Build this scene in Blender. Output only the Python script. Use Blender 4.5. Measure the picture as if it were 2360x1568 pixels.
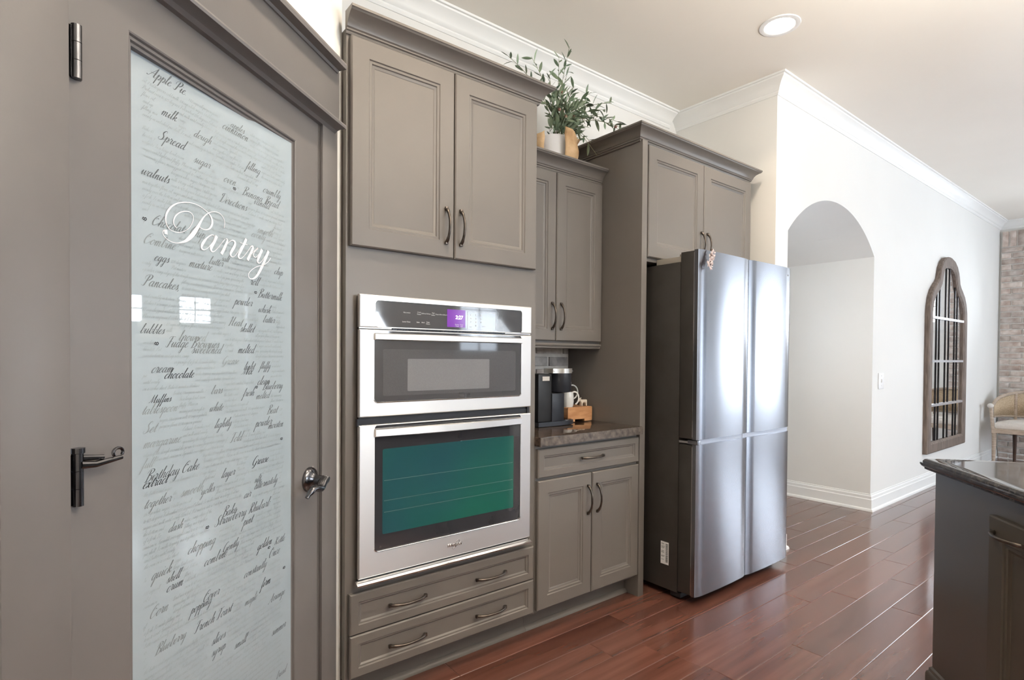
import bpy, bmesh, math, random
from mathutils import Vector, Matrix
import numpy as np

for _o in list(bpy.data.objects):
    bpy.data.objects.remove(_o, do_unlink=True)
SC = bpy.context.scene
COL = SC.collection
random.seed(7)

# ------------------------------------------------------------------ camera
CAM_H = 1.2093
F_PX, W_PX, H_PX = 1286.64, 2360.0, 1568.0
YAW, PITCH, ROLL = map(math.radians, (38.379, -0.858, 0.418))
cam_data = bpy.data.cameras.new('camera')
cam_data.sensor_fit = 'HORIZONTAL'
cam_data.sensor_width = 36.0
cam_data.lens = 36.0 * F_PX / W_PX
cam_data.shift_y = (841.51 - H_PX / 2) / W_PX
cam_data.clip_start = 0.05
cam = bpy.data.objects.new('camera', cam_data)
COL.objects.link(cam)
_fw = Vector((math.sin(YAW) * math.cos(PITCH), math.cos(YAW) * math.cos(PITCH), math.sin(PITCH)))
_rt = Vector((math.cos(YAW), -math.sin(YAW), 0))
_up = _rt.cross(_fw)
_r2 = _rt * math.cos(ROLL) + _up * math.sin(ROLL)
_u2 = -_rt * math.sin(ROLL) + _up * math.cos(ROLL)
_m = Matrix((_r2, _u2, -_fw)).transposed().to_4x4()
_m.translation = Vector((0, 0, CAM_H))
cam.matrix_world = _m
SC.camera = cam

# ------------------------------------------------------------------ world, daylight and exposure
CEIL = 2.918
world = bpy.data.worlds.new('world')
SC.world = world
world.use_nodes = True
_bg = world.node_tree.nodes['Background']
_bg.inputs[0].default_value = (0.78, 0.88, 1.0, 1)
_bg.inputs[1].default_value = 3.5
SC.view_settings.view_transform = 'Standard'
SC.view_settings.look = 'None'
SC.view_settings.gamma = 1.0
SC.view_settings.use_curve_mapping = False
SC.view_settings.exposure = 0.76

def daylight(name, loc, direction, sx, sy, watts, color=(0.84, 0.92, 1.0)):
    """daylight entering through one window of the room"""
    l = bpy.data.lights.new(name, 'AREA')
    l.shape = 'RECTANGLE'
    l.size, l.size_y = sx, sy
    l.energy = watts
    l.color = color
    o = bpy.data.objects.new(name, l)
    COL.objects.link(o)
    o.location = loc
    o.rotation_euler = Vector(direction).to_track_quat('-Z', 'Z').to_euler()
    return o

BACK_Y, FAR_X, LEFT_X = -3.0, 9.05, -1.08
# window openings: (a0, a1, z0, z1) on the back wall (a = X) and on the far wall (a = Y)
BACK_WINDOWS = [(1.9, 3.05, 1.25, 2.5), (4.25, 5.0, 1.25, 2.5)]
PATIO_DOOR = (5.8, 8.4, 0.03, 2.3)
FAR_WINDOWS = [(0.52, 1.04, 1.67, 2.17), (-0.38, 0.10, 1.67, 2.17), (-2.55, -0.95, 0.6, 2.3)]
DAY = 1.0
for i, (a, b, c, d) in enumerate(BACK_WINDOWS):
    daylight('daylight_kitchen_window', ((a + b) / 2, BACK_Y - 0.16, (c + d) / 2), (0, 1, 1.2), b - a, d - c, DAY * (50 if i == 0 else 10))
daylight('daylight_patio_door', ((PATIO_DOOR[0] + PATIO_DOOR[1]) / 2, BACK_Y - 0.16, 1.17), (0, 1, 1.2), 2.6, 2.25, DAY * 28, (0.74, 0.85, 1.0))
daylight('daylight_living_window', (FAR_X + 0.16, -1.75, 1.45), (-1, 0, 0.5), 1.6, 1.7, DAY * 34)
daylight('daylight_high_window', (FAR_X + 0.16, 0.78, 1.92), (-1, 0, 0), 0.5, 0.48, DAY * 12)
daylight('daylight_high_window', (FAR_X + 0.16, -0.14, 1.92), (-1, 0, 0), 0.46, 0.48, DAY * 12)

ADDED_HALL_WINDOW = (3.75, 4.55, 0.9, 2.0)  # unseen window added to brighten the arch jamb and vault
daylight('added_hall_fill', (4.15, 3.06, 1.45), (0, -1, 0), 0.8, 1.1, DAY * 9)

# ------------------------------------------------------------------ materials
def M(name, color, rough=0.5, metal=0.0, spec=0.5, coat=0.0, coat_rough=0.05, aniso=0.0, emit=None, estr=0.0):
    m = bpy.data.materials.new(name)
    m.use_nodes = True
    b = m.node_tree.nodes['Principled BSDF']
    b.inputs['Base Color'].default_value = (*color, 1)
    b.inputs['Roughness'].default_value = rough
    b.inputs['Metallic'].default_value = metal
    b.inputs['Specular IOR Level'].default_value = spec
    b.inputs['Coat Weight'].default_value = coat
    b.inputs['Coat Roughness'].default_value = coat_rough
    b.inputs['Anisotropic'].default_value = aniso
    if emit:
        b.inputs['Emission Color'].default_value = (*emit, 1)
        b.inputs['Emission Strength'].default_value = estr
    return m

def nodes(m):
    return m.node_tree.nodes, m.node_tree.links, m.node_tree.nodes['Principled BSDF']

def noise_color(m, c1, c2, scale=(1, 1, 1), detail=4.0, nscale=5.0, lo=0.35, hi=0.65, objinfo=0.0):
    n, l, b = nodes(m)
    tc = n.new('ShaderNodeTexCoord')
    mp = n.new('ShaderNodeMapping')
    mp.inputs['Scale'].default_value = scale
    nz = n.new('ShaderNodeTexNoise')
    nz.inputs['Scale'].default_value = nscale
    nz.inputs['Detail'].default_value = detail
    cr = n.new('ShaderNodeValToRGB')
    cr.color_ramp.elements[0].position = lo
    cr.color_ramp.elements[1].position = hi
    cr.color_ramp.elements[0].color = (*c1, 1)
    cr.color_ramp.elements[1].color = (*c2, 1)
    l.new(tc.outputs['Object'], mp.inputs['Vector'])
    l.new(mp.outputs[0], nz.inputs['Vector'])
    l.new(nz.outputs['Fac'], cr.inputs[0])
    out = cr.outputs[0]
    if objinfo:
        oi = n.new('ShaderNodeObjectInfo')
        mr = n.new('ShaderNodeMapRange')
        mr.inputs['To Min'].default_value = 1 - objinfo
        mr.inputs['To Max'].default_value = 1 + objinfo
        l.new(oi.outputs['Random'], mr.inputs['Value'])
        va = n.new('ShaderNodeVectorMath')
        va.operation = 'ADD'
        vs = n.new('ShaderNodeCombineXYZ')
        m1 = n.new('ShaderNodeMath')
        m1.operation = 'MULTIPLY'
        m1.inputs[1].default_value = 37.0
        l.new(oi.outputs['Random'], m1.inputs[0])
        for k in range(3):
            l.new(m1.outputs[0], vs.inputs[k])
        l.new(mp.outputs[0], va.inputs[0])
        l.new(vs.outputs[0], va.inputs[1])
        l.new(va.outputs[0], nz.inputs['Vector'])
        mx = n.new('ShaderNodeVectorMath')
        mx.operation = 'SCALE'
        l.new(out, mx.inputs[0])
        l.new(mr.outputs[0], mx.inputs['Scale'])
        out = mx.outputs[0]
    l.new(out, b.inputs['Base Color'])
    return nz

def bump(m, nscale, strength, dist=0.001, scale=(1, 1, 1), detail=3.0):
    n, l, b = nodes(m)
    tc = n.new('ShaderNodeTexCoord')
    mp = n.new('ShaderNodeMapping')
    mp.inputs['Scale'].default_value = scale
    nz = n.new('ShaderNodeTexNoise')
    nz.inputs['Scale'].default_value = nscale
    nz.inputs['Detail'].default_value = detail
    bp = n.new('ShaderNodeBump')
    bp.inputs['Strength'].default_value = strength
    bp.inputs['Distance'].default_value = dist
    l.new(tc.outputs['Object'], mp.inputs['Vector'])
    l.new(mp.outputs[0], nz.inputs['Vector'])
    l.new(nz.outputs['Fac'], bp.inputs['Height'])
    l.new(bp.outputs[0], b.inputs['Normal'])

CAB_C = (0.160, 0.145, 0.131)
cab = M('taupe_cabinet_paint', CAB_C, 0.34, spec=0.4)
noise_color(cab, tuple(c * 0.97 for c in CAB_C), tuple(c * 1.03 for c in CAB_C), nscale=3.0)
doorpaint = M('taupe_door_paint', CAB_C, 0.38, spec=0.45)
DOOR_C = (0.158, 0.147, 0.143)
noise_color(doorpaint, tuple(c * 0.96 for c in DOOR_C), tuple(c * 1.04 for c in DOOR_C), nscale=4.0)
bump(doorpaint, 260, 0.12, 0.0006)
wall_m = M('warm_white_wall_paint', (0.84, 0.835, 0.815), 0.75, spec=0.25)
noise_color(wall_m, (0.775, 0.765, 0.735), (0.79, 0.78, 0.75), nscale=2.0)
bump(wall_m, 180, 0.1, 0.0006)
ceil_m = M('beige_white_ceiling_paint', (0.74, 0.70, 0.65), 0.85, spec=0.2)
noise_color(ceil_m, (0.885, 0.845, 0.775), (0.90, 0.86, 0.79), nscale=2.0)
bump(ceil_m, 120, 0.15, 0.001)
trim_m = M('white_trim_paint', (0.86, 0.86, 0.84), 0.4, spec=0.45)
noise_color(trim_m, (0.85, 0.85, 0.83), (0.87, 0.87, 0.85), nscale=3.0)
plank_m = M('cherry_stained_maple', (0.12, 0.035, 0.02), 0.22, spec=0.5, coat=0.45, coat_rough=0.14)
noise_color(plank_m, (0.088, 0.034, 0.025), (0.152, 0.064, 0.045), scale=(0.6, 9, 9), nscale=2.2, detail=6, lo=0.3, hi=0.7, objinfo=0.16)
bump(plank_m, 3.0, 0.25, 0.0015, scale=(0.7, 9, 9), detail=3)
seam_glint_m = M('floor_seam_glint', (0.42, 0.28, 0.23), 0.5)  # pale tone paints the light caught along the plank bevels
noise_color(seam_glint_m, (0.38, 0.25, 0.2), (0.46, 0.31, 0.26), nscale=6)
steel = M('brushed_stainless', (0.84, 0.83, 0.82), 0.33, metal=1.0, aniso=0.6)
def brushed(m, base, amp=0.03):
    n, l, b = nodes(m)
    tc = n.new('ShaderNodeTexCoord')
    mp = n.new('ShaderNodeMapping')
    mp.inputs['Scale'].default_value = (2, 2, 700)
    nz = n.new('ShaderNodeTexNoise')
    nz.inputs['Scale'].default_value = 1.0
    nz.inputs['Detail'].default_value = 2.0
    mr = n.new('ShaderNodeMapRange')
    mr.inputs['To Min'].default_value = base - amp
    mr.inputs['To Max'].default_value = base + amp
    l.new(tc.outputs['Object'], mp.inputs['Vector'])
    l.new(mp.outputs[0], nz.inputs['Vector'])
    l.new(nz.outputs['Fac'], mr.inputs['Value'])
    l.new(mr.outputs[0], b.inputs['Roughness'])
    tg = n.new('ShaderNodeTangent')
    tg.direction_type = 'RADIAL'
    tg.axis = 'Z'
    l.new(tg.outputs[0], b.inputs['Tangent'])
    b.inputs['Anisotropic Rotation'].default_value = 0.25
brushed(steel, 0.42, 0.01)
fridge_steel = M('fridge_stainless', (0.33, 0.34, 0.37), 0.24, metal=1.0, aniso=0.85)
brushed(fridge_steel, 0.24, 0.004)
chrome = M('polished_trim', (0.8, 0.8, 0.8), 0.12, metal=1.0)
noise_color(chrome, (0.78, 0.78, 0.78), (0.82, 0.82, 0.82), nscale=5)
bronze = M('dark_bronze_pull', (0.16, 0.13, 0.11), 0.32, metal=0.9)
noise_color(bronze, (0.085, 0.072, 0.062), (0.15, 0.125, 0.108), nscale=30)
dark_nickel = M('dark_pewter', (0.12, 0.12, 0.13), 0.2, metal=1.0)
noise_color(dark_nickel, (0.10, 0.10, 0.11), (0.16, 0.16, 0.17), nscale=25)
fridge_side = M('charcoal_fridge_side', (0.055, 0.05, 0.045), 0.45, metal=0.3)
noise_color(fridge_side, (0.05, 0.045, 0.04), (0.06, 0.055, 0.05), nscale=8)
black_plastic = M('black_plastic', (0.012, 0.012, 0.013), 0.4)
noise_color(black_plastic, (0.010, 0.010, 0.011), (0.016, 0.016, 0.017), nscale=20)
satin_black = M('satin_black_plastic', (0.02, 0.022, 0.028), 0.32)
noise_color(satin_black, (0.017, 0.019, 0.025), (0.024, 0.026, 0.033), nscale=15)
black_glass = M('black_oven_glass', (0.035, 0.036, 0.042), 0.04, spec=0.9, coat=0.6)
noise_color(black_glass, (0.033, 0.034, 0.04), (0.037, 0.038, 0.044), nscale=4)
granite = M('brown_granite', (0.06, 0.042, 0.032), 0.07, spec=0.6)
noise_color(granite, (0.018, 0.013, 0.011), (0.13, 0.09, 0.068), nscale=60, detail=8, lo=0.35, hi=0.75)
granite_edge = M('chiselled_granite_edge', (0.1, 0.085, 0.075), 0.4)
noise_color(granite_edge, (0.05, 0.042, 0.036), (0.17, 0.14, 0.12), nscale=45, detail=10, lo=0.3, hi=0.72)
bump(granite_edge, 50, 0.6, 0.004)
island_granite = M('black_granite', (0.03, 0.027, 0.025), 0.05, spec=0.7)
noise_color(island_granite, (0.012, 0.011, 0.010), (0.06, 0.055, 0.05), nscale=70, detail=8)
white_paint = M('white_enamel', (0.85, 0.85, 0.85), 0.35)
noise_color(white_paint, (0.84, 0.84, 0.84), (0.86, 0.86, 0.86), nscale=5)

ISL_C = (0.072, 0.061, 0.047)  # cabinet taupe darkened to paint in shade on the side away from windows
island_shade_paint = M('shade_darkened_island_taupe', ISL_C, 0.36, spec=0.45)
noise_color(island_shade_paint, tuple(c * 0.96 for c in ISL_C), tuple(c * 1.04 for c in ISL_C), nscale=3.0)

# ------------------------------------------------------------------ mesh helpers
class MB:
    def __init__(s):
        s.v, s.f = [], []
    def add(s, vs, fs):
        k = len(s.v)
        s.v += [tuple(p) for p in vs]
        s.f += [tuple(i + k for i in f) for f in fs]
        return s
    def box(s, x0, x1, y0, y1, z0, z1, b=0.0, mat=None):
        """box with chamfered edges when b > 0; mat: optional 4x4 transform"""
        if b <= 0:
            vs = [(x, y, z) for x in (x0, x1) for y in (y0, y1) for z in (z0, z1)]
            fs = [(0, 1, 3, 2), (4, 6, 7, 5), (0, 4, 5, 1), (2, 3, 7, 6), (0, 2, 6, 4), (1, 5, 7, 3)]
        else:
            b = min(b, (x1 - x0) * .49, (y1 - y0) * .49, (z1 - z0) * .49)
            bm = bmesh.new()
            bmesh.ops.create_cube(bm, size=1)
            for v in bm.verts:
                v.co = Vector(((x0 + x1) / 2 + v.co.x * (x1 - x0), (y0 + y1) / 2 + v.co.y * (y1 - y0), (z0 + z1) / 2 + v.co.z * (z1 - z0)))
            bmesh.ops.bevel(bm, geom=list(bm.edges), offset=b, segments=2, profile=0.6, affect='EDGES')
            bm.verts.ensure_lookup_table()
            vs = [v.co[:] for v in bm.verts]
            fs = [[v.index for v in f.verts] for f in bm.faces]
            bm.free()
        if mat is not None:
            vs = [tuple(mat @ Vector(p)) for p in vs]
        return s.add(vs, fs)
    def sweep(s, path, prof, closed=False, caps=True):
        """profile of (out, z) swept along XY path (right-hand side is outward), mitred"""
        n = len(path)
        P = [Vector((p[0], p[1])) for p in path]
        base = len(s.v)
        for i in range(n):
            ds = []
            if i > 0 or closed:
                ds.append((P[i] - P[i - 1]).normalized())
            if i < n - 1 or closed:
                ds.append((P[(i + 1) % n] - P[i]).normalized())
            ns = [Vector((d.y, -d.x)) for d in ds]
            m = sum(ns, Vector((0, 0)))
            m = m / max(m.length_squared, 1e-9) * (2 if len(ns) == 2 else 1) if len(ns) == 2 else ns[0]
            for (o, z) in prof:
                q = P[i] + m * o
                s.v.append((q.x, q.y, z))
        k = len(prof)
        for i in range(n if closed else n - 1):
            for j in range(k):
                a, b2 = base + i * k + j, base + i * k + (j + 1) % k
                c, d = base + ((i + 1) % n) * k + (j + 1) % k, base + ((i + 1) % n) * k + j
                s.f.append((a, b2, c, d))
        if caps and not closed:
            s.f.append(tuple(base + j for j in range(k))[::-1])
            s.f.append(tuple(base + (n - 1) * k + j for j in range(k)))
        return s
    def tube(s, pts, r, n=10, caps=True, flat=1.0, ref=None):
        pts = [Vector(p) for p in pts]
        R = r if isinstance(r, (list, tuple)) else [r] * len(pts)
        base = len(s.v)
        t0 = (pts[1] - pts[0]).normalized()
        up = Vector(ref) if ref else (Vector((0, 0, 1)) if abs(t0.z) < 0.9 else Vector((1, 0, 0)))
        for i, p in enumerate(pts):
            t = (pts[min(i + 1, len(pts) - 1)] - pts[max(i - 1, 0)]).normalized()
            a = up - t * up.dot(t)
            a.normalize()
            b = t.cross(a)
            up = a if not ref else up
            for k in range(n):
                w = 2 * math.pi * k / n
                s.v.append(tuple(p + (a * math.cos(w) * flat + b * math.sin(w)) * R[i]))
        for i in range(len(pts) - 1):
            for k in range(n):
                s.f.append((base + i * n + k, base + i * n + (k + 1) % n, base + (i + 1) * n + (k + 1) % n, base + (i + 1) * n + k))
        if caps:
            s.f.append(tuple(base + k for k in range(n))[::-1])
            s.f.append(tuple(base + (len(pts) - 1) * n + k for k in range(n)))
        return s
    def lathe(s, prof, c=(0, 0, 0), n=32, mat=None, caps=True):
        base = len(s.v)
        for (r, z) in prof:
            for k in range(n):
                w = 2 * math.pi * k / n
                p = Vector((r * math.cos(w), r * math.sin(w), z))
                p = (mat @ p) if mat is not None else p + Vector(c)
                s.v.append(tuple(p))
        for i in range(len(prof) - 1):
            for k in range(n):
                s.f.append((base + i * n + k, base + i * n + (k + 1) % n, base + (i + 1) * n + (k + 1) % n, base + (i + 1) * n + k))
        if caps:
            if prof[0][0] > 1e-5:
                s.f.append(tuple(base + k for k in range(n))[::-1])
            if prof[-1][0] > 1e-5:
                s.f.append(tuple(base + (len(prof) - 1) * n + k for k in range(n)))
        return s
    def ball(s, c, r, n=10, m=7, sc=(1, 1, 1), mat=None):
        base = len(s.v)
        for i in range(m + 1):
            t = math.pi * i / m
            for k in range(n):
                w = 2 * math.pi * k / n
                p = Vector((math.sin(t) * math.cos(w) * sc[0] * r, math.sin(t) * math.sin(w) * sc[1] * r, math.cos(t) * sc[2] * r))
                if mat is not None:
                    p = mat @ p
                s.v.append(tuple(p + Vector(c)))
        for i in range(m):
            for k in range(n):
                s.f.append((base + i * n + k, base + (i + 1) * n + k, base + (i + 1) * n + (k + 1) % n, base + i * n + (k + 1) % n))
        return s
    def prism(s, poly, axis, a, b, cap=True):
        """polygon in the two other axes, extruded along axis from a to b"""
        def P(p, t):
            return {'x': (t, p[0], p[1]), 'y': (p[0], t, p[1]), 'z': (p[0], p[1], t)}[axis]
        n = len(poly)
        vs = [P(p, a) for p in poly] + [P(p, b) for p in poly]
        fs = [(i, (i + 1) % n, n + (i + 1) % n, n + i) for i in range(n)]
        if cap:
            fs += [tuple(range(n))[::-1], tuple(range(n, 2 * n))]
        return s.add(vs, fs)
    def loops(s, x0, x1, z0, z1, rings, cap_back=None):
        """front panel facing -Y made of nested rectangles (inset, y); last ring is capped"""
        base = len(s.v)
        for (i, y) in rings:
            s.v += [(x0 + i, y, z0 + i), (x1 - i, y, z0 + i), (x1 - i, y, z1 - i), (x0 + i, y, z1 - i)]
        for r in range(len(rings) - 1):
            for k in range(4):
                a, b = base + r * 4 + k, base + r * 4 + (k + 1) % 4
                s.f.append((a, b, b + 4, a + 4))
        k = base + (len(rings) - 1) * 4
        s.f.append((k, k + 1, k + 2, k + 3))
        s.f.append((base + 3, base + 2, base + 1, base))
        return s
    def mesh(s, name, smooth=35):
        me = bpy.data.meshes.new(name)
        me.from_pydata(s.v, [], s.f)
        bm = bmesh.new()
        bm.from_mesh(me)
        bmesh.ops.recalc_face_normals(bm, faces=bm.faces)
        bm.to_mesh(me)
        bm.free()
        if smooth:
            me.shade_smooth()
            me.set_sharp_from_angle(angle=math.radians(smooth))
        me.validate()
        return me

def origin_of(o):
    p = Vector((0, 0, 0))
    while o:
        p = p + o.location
        o = o.parent
    return p

def tag(o, label=None, cat=None, group=None, kind=None):
    if label: o['label'] = label
    if cat: o['category'] = cat
    if group: o['group'] = group
    if kind: o['kind'] = kind
    return o

def thing(name, label, cat, loc, group=None):
    o = bpy.data.objects.new(name, None)
    COL.objects.link(o)
    o.location = loc
    o.empty_display_size = 0.05
    return tag(o, label, cat, group)

def part(name, mb, mat, parent=None, label=None, smooth=35, kind=None):
    """mesh given in world coordinates; parents carry no rotation"""
    me = mb.mesh(name, smooth) if isinstance(mb, MB) else mb
    o = bpy.data.objects.new(name, me)
    COL.objects.link(o)
    if parent:
        o.parent = parent
        off = origin_of(parent)
        if off.length > 0:
            me.transform(Matrix.Translation(-off))
    if not me.materials:
        me.materials.append(mat)
    return tag(o, label, kind=kind)

def inst(name, me, parent, loc, rot=(0, 0, 0), scale=(1, 1, 1), label=None):
    """shared mesh placed at a world location under a parent"""
    o = bpy.data.objects.new(name, me)
    COL.objects.link(o)
    o.rotation_euler = rot
    o.scale = scale
    if parent:
        o.parent = parent
        o.location = Vector(loc) - origin_of(parent)
    else:
        o.location = loc
    return tag(o, label)

def solo(name, mb, mat, label, cat, group=None, smooth=35):
    return tag(part(name, mb, mat, None, smooth=smooth), label, cat, group)

def struct(name, mb, mat, smooth=35, label=None):
    return tag(part(name, mb, mat, None, smooth=smooth), label, kind='structure')

def text_mesh(body, size, shear=0.0, extrude=0.0, bold=0.0, align='LEFT'):
    cu = bpy.data.curves.new('lettering', 'FONT')
    cu.body = body
    cu.size = size
    cu.shear = shear
    cu.extrude = extrude
    cu.offset = bold
    cu.align_x = align
    o = bpy.data.objects.new('lettering', cu)
    COL.objects.link(o)
    dg = bpy.context.evaluated_depsgraph_get()
    me = bpy.data.meshes.new_from_object(o.evaluated_get(dg))
    bpy.data.objects.remove(o, do_unlink=True)
    bpy.data.curves.remove(cu)
    return me

def on_front(me, x, y, z):
    """turn XY lettering into lettering on a -Y facing front"""
    me.transform(Matrix.Translation((x, y, z)) @ Matrix.Rotation(math.pi / 2, 4, 'X'))
    return me
def _xf(self, mat):
    self.v = [tuple(mat @ Vector(p)) for p in self.v]
    return self
MB.xf = _xf

# pantry wall frame: x runs along the wall, -y faces the room, z is up
PTH = math.radians(40.43)
MP = Matrix(((math.cos(PTH), -math.sin(PTH), 0, -0.392), (math.sin(PTH), math.cos(PTH), 0, 0.9), (0, 0, 1, 0), (0, 0, 0, 1)))

WALL_Y, NOOK_X, ARCH_Y = 2.42, 3.396, 1.694

def wall_with_holes(axis, c0, c1, a0, a1, z0, z1, holes):
    """box wall between c0..c1 across `axis`, running a0..a1, with rectangular holes"""
    A = sorted({a0, a1, *[h[0] for h in holes], *[h[1] for h in holes]})
    Z = sorted({z0, z1, *[h[2] for h in holes], *[h[3] for h in holes]})
    mb = MB()
    for i in range(len(A) - 1):
        for j in range(len(Z) - 1):
            am, zm = (A[i] + A[i + 1]) / 2, (Z[j] + Z[j + 1]) / 2
            if any(h[0] < am < h[1] and h[2] < zm < h[3] for h in holes):
                continue
            if axis == 'y':
                mb.box(A[i], A[i + 1], c0, c1, Z[j], Z[j + 1])
            else:
                mb.box(c0, c1, A[i], A[i + 1], Z[j], Z[j + 1])
    return mb

# ------------------------------------------------------------------ room shell
struct('ceiling', MB().box(-1.2, FAR_X + 0.1, BACK_Y - 0.1, 3.0, CEIL, CEIL + 0.08), ceil_m, label='beige white flat painted ceiling')
struct('wall_back', MB().box(0.70, NOOK_X, WALL_Y, WALL_Y + 0.1, 0, CEIL), wall_m, label='warm white wall behind the cabinets')
mb = MB()
mb.box(-0.9, 0.502, 0, 0.1, 0, CEIL)
mb.box(1.33, 1.465, 0, 0.1, 0, CEIL)
mb.box(0.502, 1.33, 0, 0.1, 1.972, CEIL)
mb.xf(MP)
mb.box(0.62, 0.72, 1.86, 2.52, 0, CEIL)
struct('wall_pantry', mb, wall_m, label='white angled wall around the pantry door')
mb = MB()
mb.box(NOOK_X, 3.5545, ARCH_Y, 2.9, 0, CEIL)
mb.box(4.985, FAR_X, ARCH_Y, ARCH_Y + 0.1, 0, CEIL)
mb.box(4.985, 5.085, ARCH_Y + 0.1, 2.9, 0, CEIL)
x0, x1, zs, rise = 3.5545, 4.985, 2.018, 0.30
cx = (x0 + x1) / 2
hw = (x1 - x0) / 2
R = (hw * hw + rise * rise) / (2 * rise)
arc = []
a_max = math.asin(hw / R)
for i in range(33):
    a = -a_max + 2 * a_max * i / 32
    arc.append((cx + R * math.sin(a), zs + rise - R + R * math.cos(a)))
for i in range(32):
    (xa, za), (xb, zb) = arc[i], arc[i + 1]
    mb.add([(xa, ARCH_Y, za), (xb, ARCH_Y, zb), (xb, ARCH_Y, CEIL), (xa, ARCH_Y, CEIL), (xa, 2.9, za), (xb, 2.9, zb)],
           [(0, 1, 2, 3), (0, 4, 5, 1)])
wa = struct('wall_arch', mb, wall_m, smooth=20, label='white wall with an arched opening')
struct('wall_hall', wall_with_holes('y', 2.9, 3.0, 3.4, 5.2, 0, CEIL, [ADDED_HALL_WINDOW]), wall_m)
struct('wall_left', MB().box(LEFT_X - 0.1, LEFT_X, BACK_Y, 0.33, 0, CEIL), wall_m)
struct('wall_rear', wall_with_holes('y', BACK_Y - 0.1, BACK_Y, LEFT_X - 0.1, FAR_X + 0.1, 0, CEIL, BACK_WINDOWS + [PATIO_DOOR]), wall_m)
wall_far = struct('wall_far', wall_with_holes('x', FAR_X + 0.0, FAR_X + 0.1, BACK_Y, ARCH_Y + 0.1, 0, CEIL, FAR_WINDOWS), wall_m, label='far white wall carrying the brick facing')

# windows
pane_m = bpy.data.materials.new('clear_window_glass')
pane_m.use_nodes = True
_n, _l = pane_m.node_tree.nodes, pane_m.node_tree.links
_n.clear()
_o = _n.new('ShaderNodeOutputMaterial')
_mx = _n.new('ShaderNodeMixShader')
_tr = _n.new('ShaderNodeBsdfTransparent')
_gl = _n.new('ShaderNodeBsdfGlossy')
_fr = _n.new('ShaderNodeFresnel')
_gl.inputs['Roughness'].default_value = 0.02
_l.new(_fr.outputs[0], _mx.inputs[0])
_l.new(_tr.outputs[0], _mx.inputs[1])
_l.new(_gl.outputs[0], _mx.inputs[2])
_l.new(_mx.outputs[0], _o.inputs[0])

def window(idx, axis, c, inward, a0, a1, z0, z1, nx, nz):
    """frame, muntin bars and pane in an opening; inward = +-1 along the axis"""
    def B(mb, a, b, d0, d1, zA, zB):
        lo, hi = sorted((c + inward * d0, c + inward * d1))
        return mb.box(a, b, lo, hi, zA, zB) if axis == 'y' else mb.box(lo, hi, a, b, zA, zB)
    fr = MB()
    w = 0.045
    for (a, b, zA, zB) in ((a0, a0 + w, z0, z1), (a1 - w, a1, z0, z1), (a0 + w, a1 - w, z0, z0 + w), (a0 + w, a1 - w, z1 - w, z1)):
        B(fr, a, b, -0.08, -0.02, zA, zB)
    t = 0.07
    for (a, b, zA, zB) in ((a0 - t, a0, z0 - t, z1 + t), (a1, a1 + t, z0 - t, z1 + t), (a0, a1, z1, z1 + t), (a0, a1, z0 - t, z0)):
        B(fr, a, b, 0.0, 0.018, zA, zB)
    root = struct('window_%d' % idx, fr, trim_m)
    part('pane', B(MB(), a0 + w, a1 - w, -0.052, -0.048, z0 + w, z1 - w), pane_m, root)
    for i in range(1, nx):
        a = a0 + (a1 - a0) * i / nx
        part('muntin', B(MB(), a - 0.01, a + 0.01, -0.045, -0.025, z0 + w, z1 - w), trim_m, root)
    for i in range(1, nz):
        z = z0 + (z1 - z0) * i / nz
        part('muntin', B(MB(), a0 + w, a1 - w, -0.045, -0.025, z - 0.01, z + 0.01), trim_m, root)
window(1, 'y', BACK_Y, 1, *BACK_WINDOWS[0], 2, 2)
window(2, 'y', BACK_Y, 1, *BACK_WINDOWS[1], 2, 2)
window(3, 'y', BACK_Y, 1, *PATIO_DOOR, 2, 1)
window(4, 'x', FAR_X, -1, *FAR_WINDOWS[0], 2, 2)
window(5, 'x', FAR_X, -1, *FAR_WINDOWS[1], 2, 2)
window(7, 'y', 2.9, -1, *ADDED_HALL_WINDOW, 2, 2)  # added hall window, out of view, for the fill light
window(6, 'x', FAR_X, -1, *FAR_WINDOWS[2], 2, 2)

# ceiling crown and baseboards
CROWN = [(0, -0.098), (0.006, -0.098), (0.010, -0.092), (0.014, -0.086), (0.014, -0.078), (0.020, -0.074), (0.028, -0.058),
         (0.042, -0.040), (0.060, -0.026), (0.072, -0.018), (0.074, -0.010), (0.086, -0.010), (0.088, 0.0), (0, 0.0)]
prof = [(o, CEIL + z) for o, z in CROWN]
struct('trim_1', MB().sweep([(NOOK_X, WALL_Y), (NOOK_X, ARCH_Y), (FAR_X, ARCH_Y), (FAR_X, BACK_Y)], prof), trim_m, smooth=30, label='white crown moulding above the arch wall')
struct('trim_2', MB().sweep([(MP @ Vector((-0.9, 0, 0)))[:2], (MP @ Vector((1.465, 0, 0)))[:2], (0.72, WALL_Y), (NOOK_X - 0.088, WALL_Y)], prof), trim_m, smooth=30, label='white crown moulding above the cabinet wall')
BASE = [(0, 0.0), (0.026, 0.0), (0.026, 0.006), (0.022, 0.016), (0.014, 0.022), (0.014, 0.092), (0.010, 0.098), (0.010, 0.118), (0.005, 0.126), (0.005, 0.134), (0, 0.136)]
struct('baseboard_arch', MB().sweep([(4.985, 2.9), (4.985, ARCH_Y), (FAR_X, ARCH_Y)][::1], BASE), trim_m, smooth=30, label='white baseboard of the arch wall')
struct('baseboard_far', MB().sweep([(FAR_X - 0.012, ARCH_Y - 0.03), (FAR_X - 0.012, BACK_Y)], BASE), trim_m, smooth=30)
struct('baseboard_nook', MB().sweep([(NOOK_X, WALL_Y), (NOOK_X, ARCH_Y), (3.5545, ARCH_Y), (3.5545, 2.9)], BASE), trim_m, smooth=30)

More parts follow.
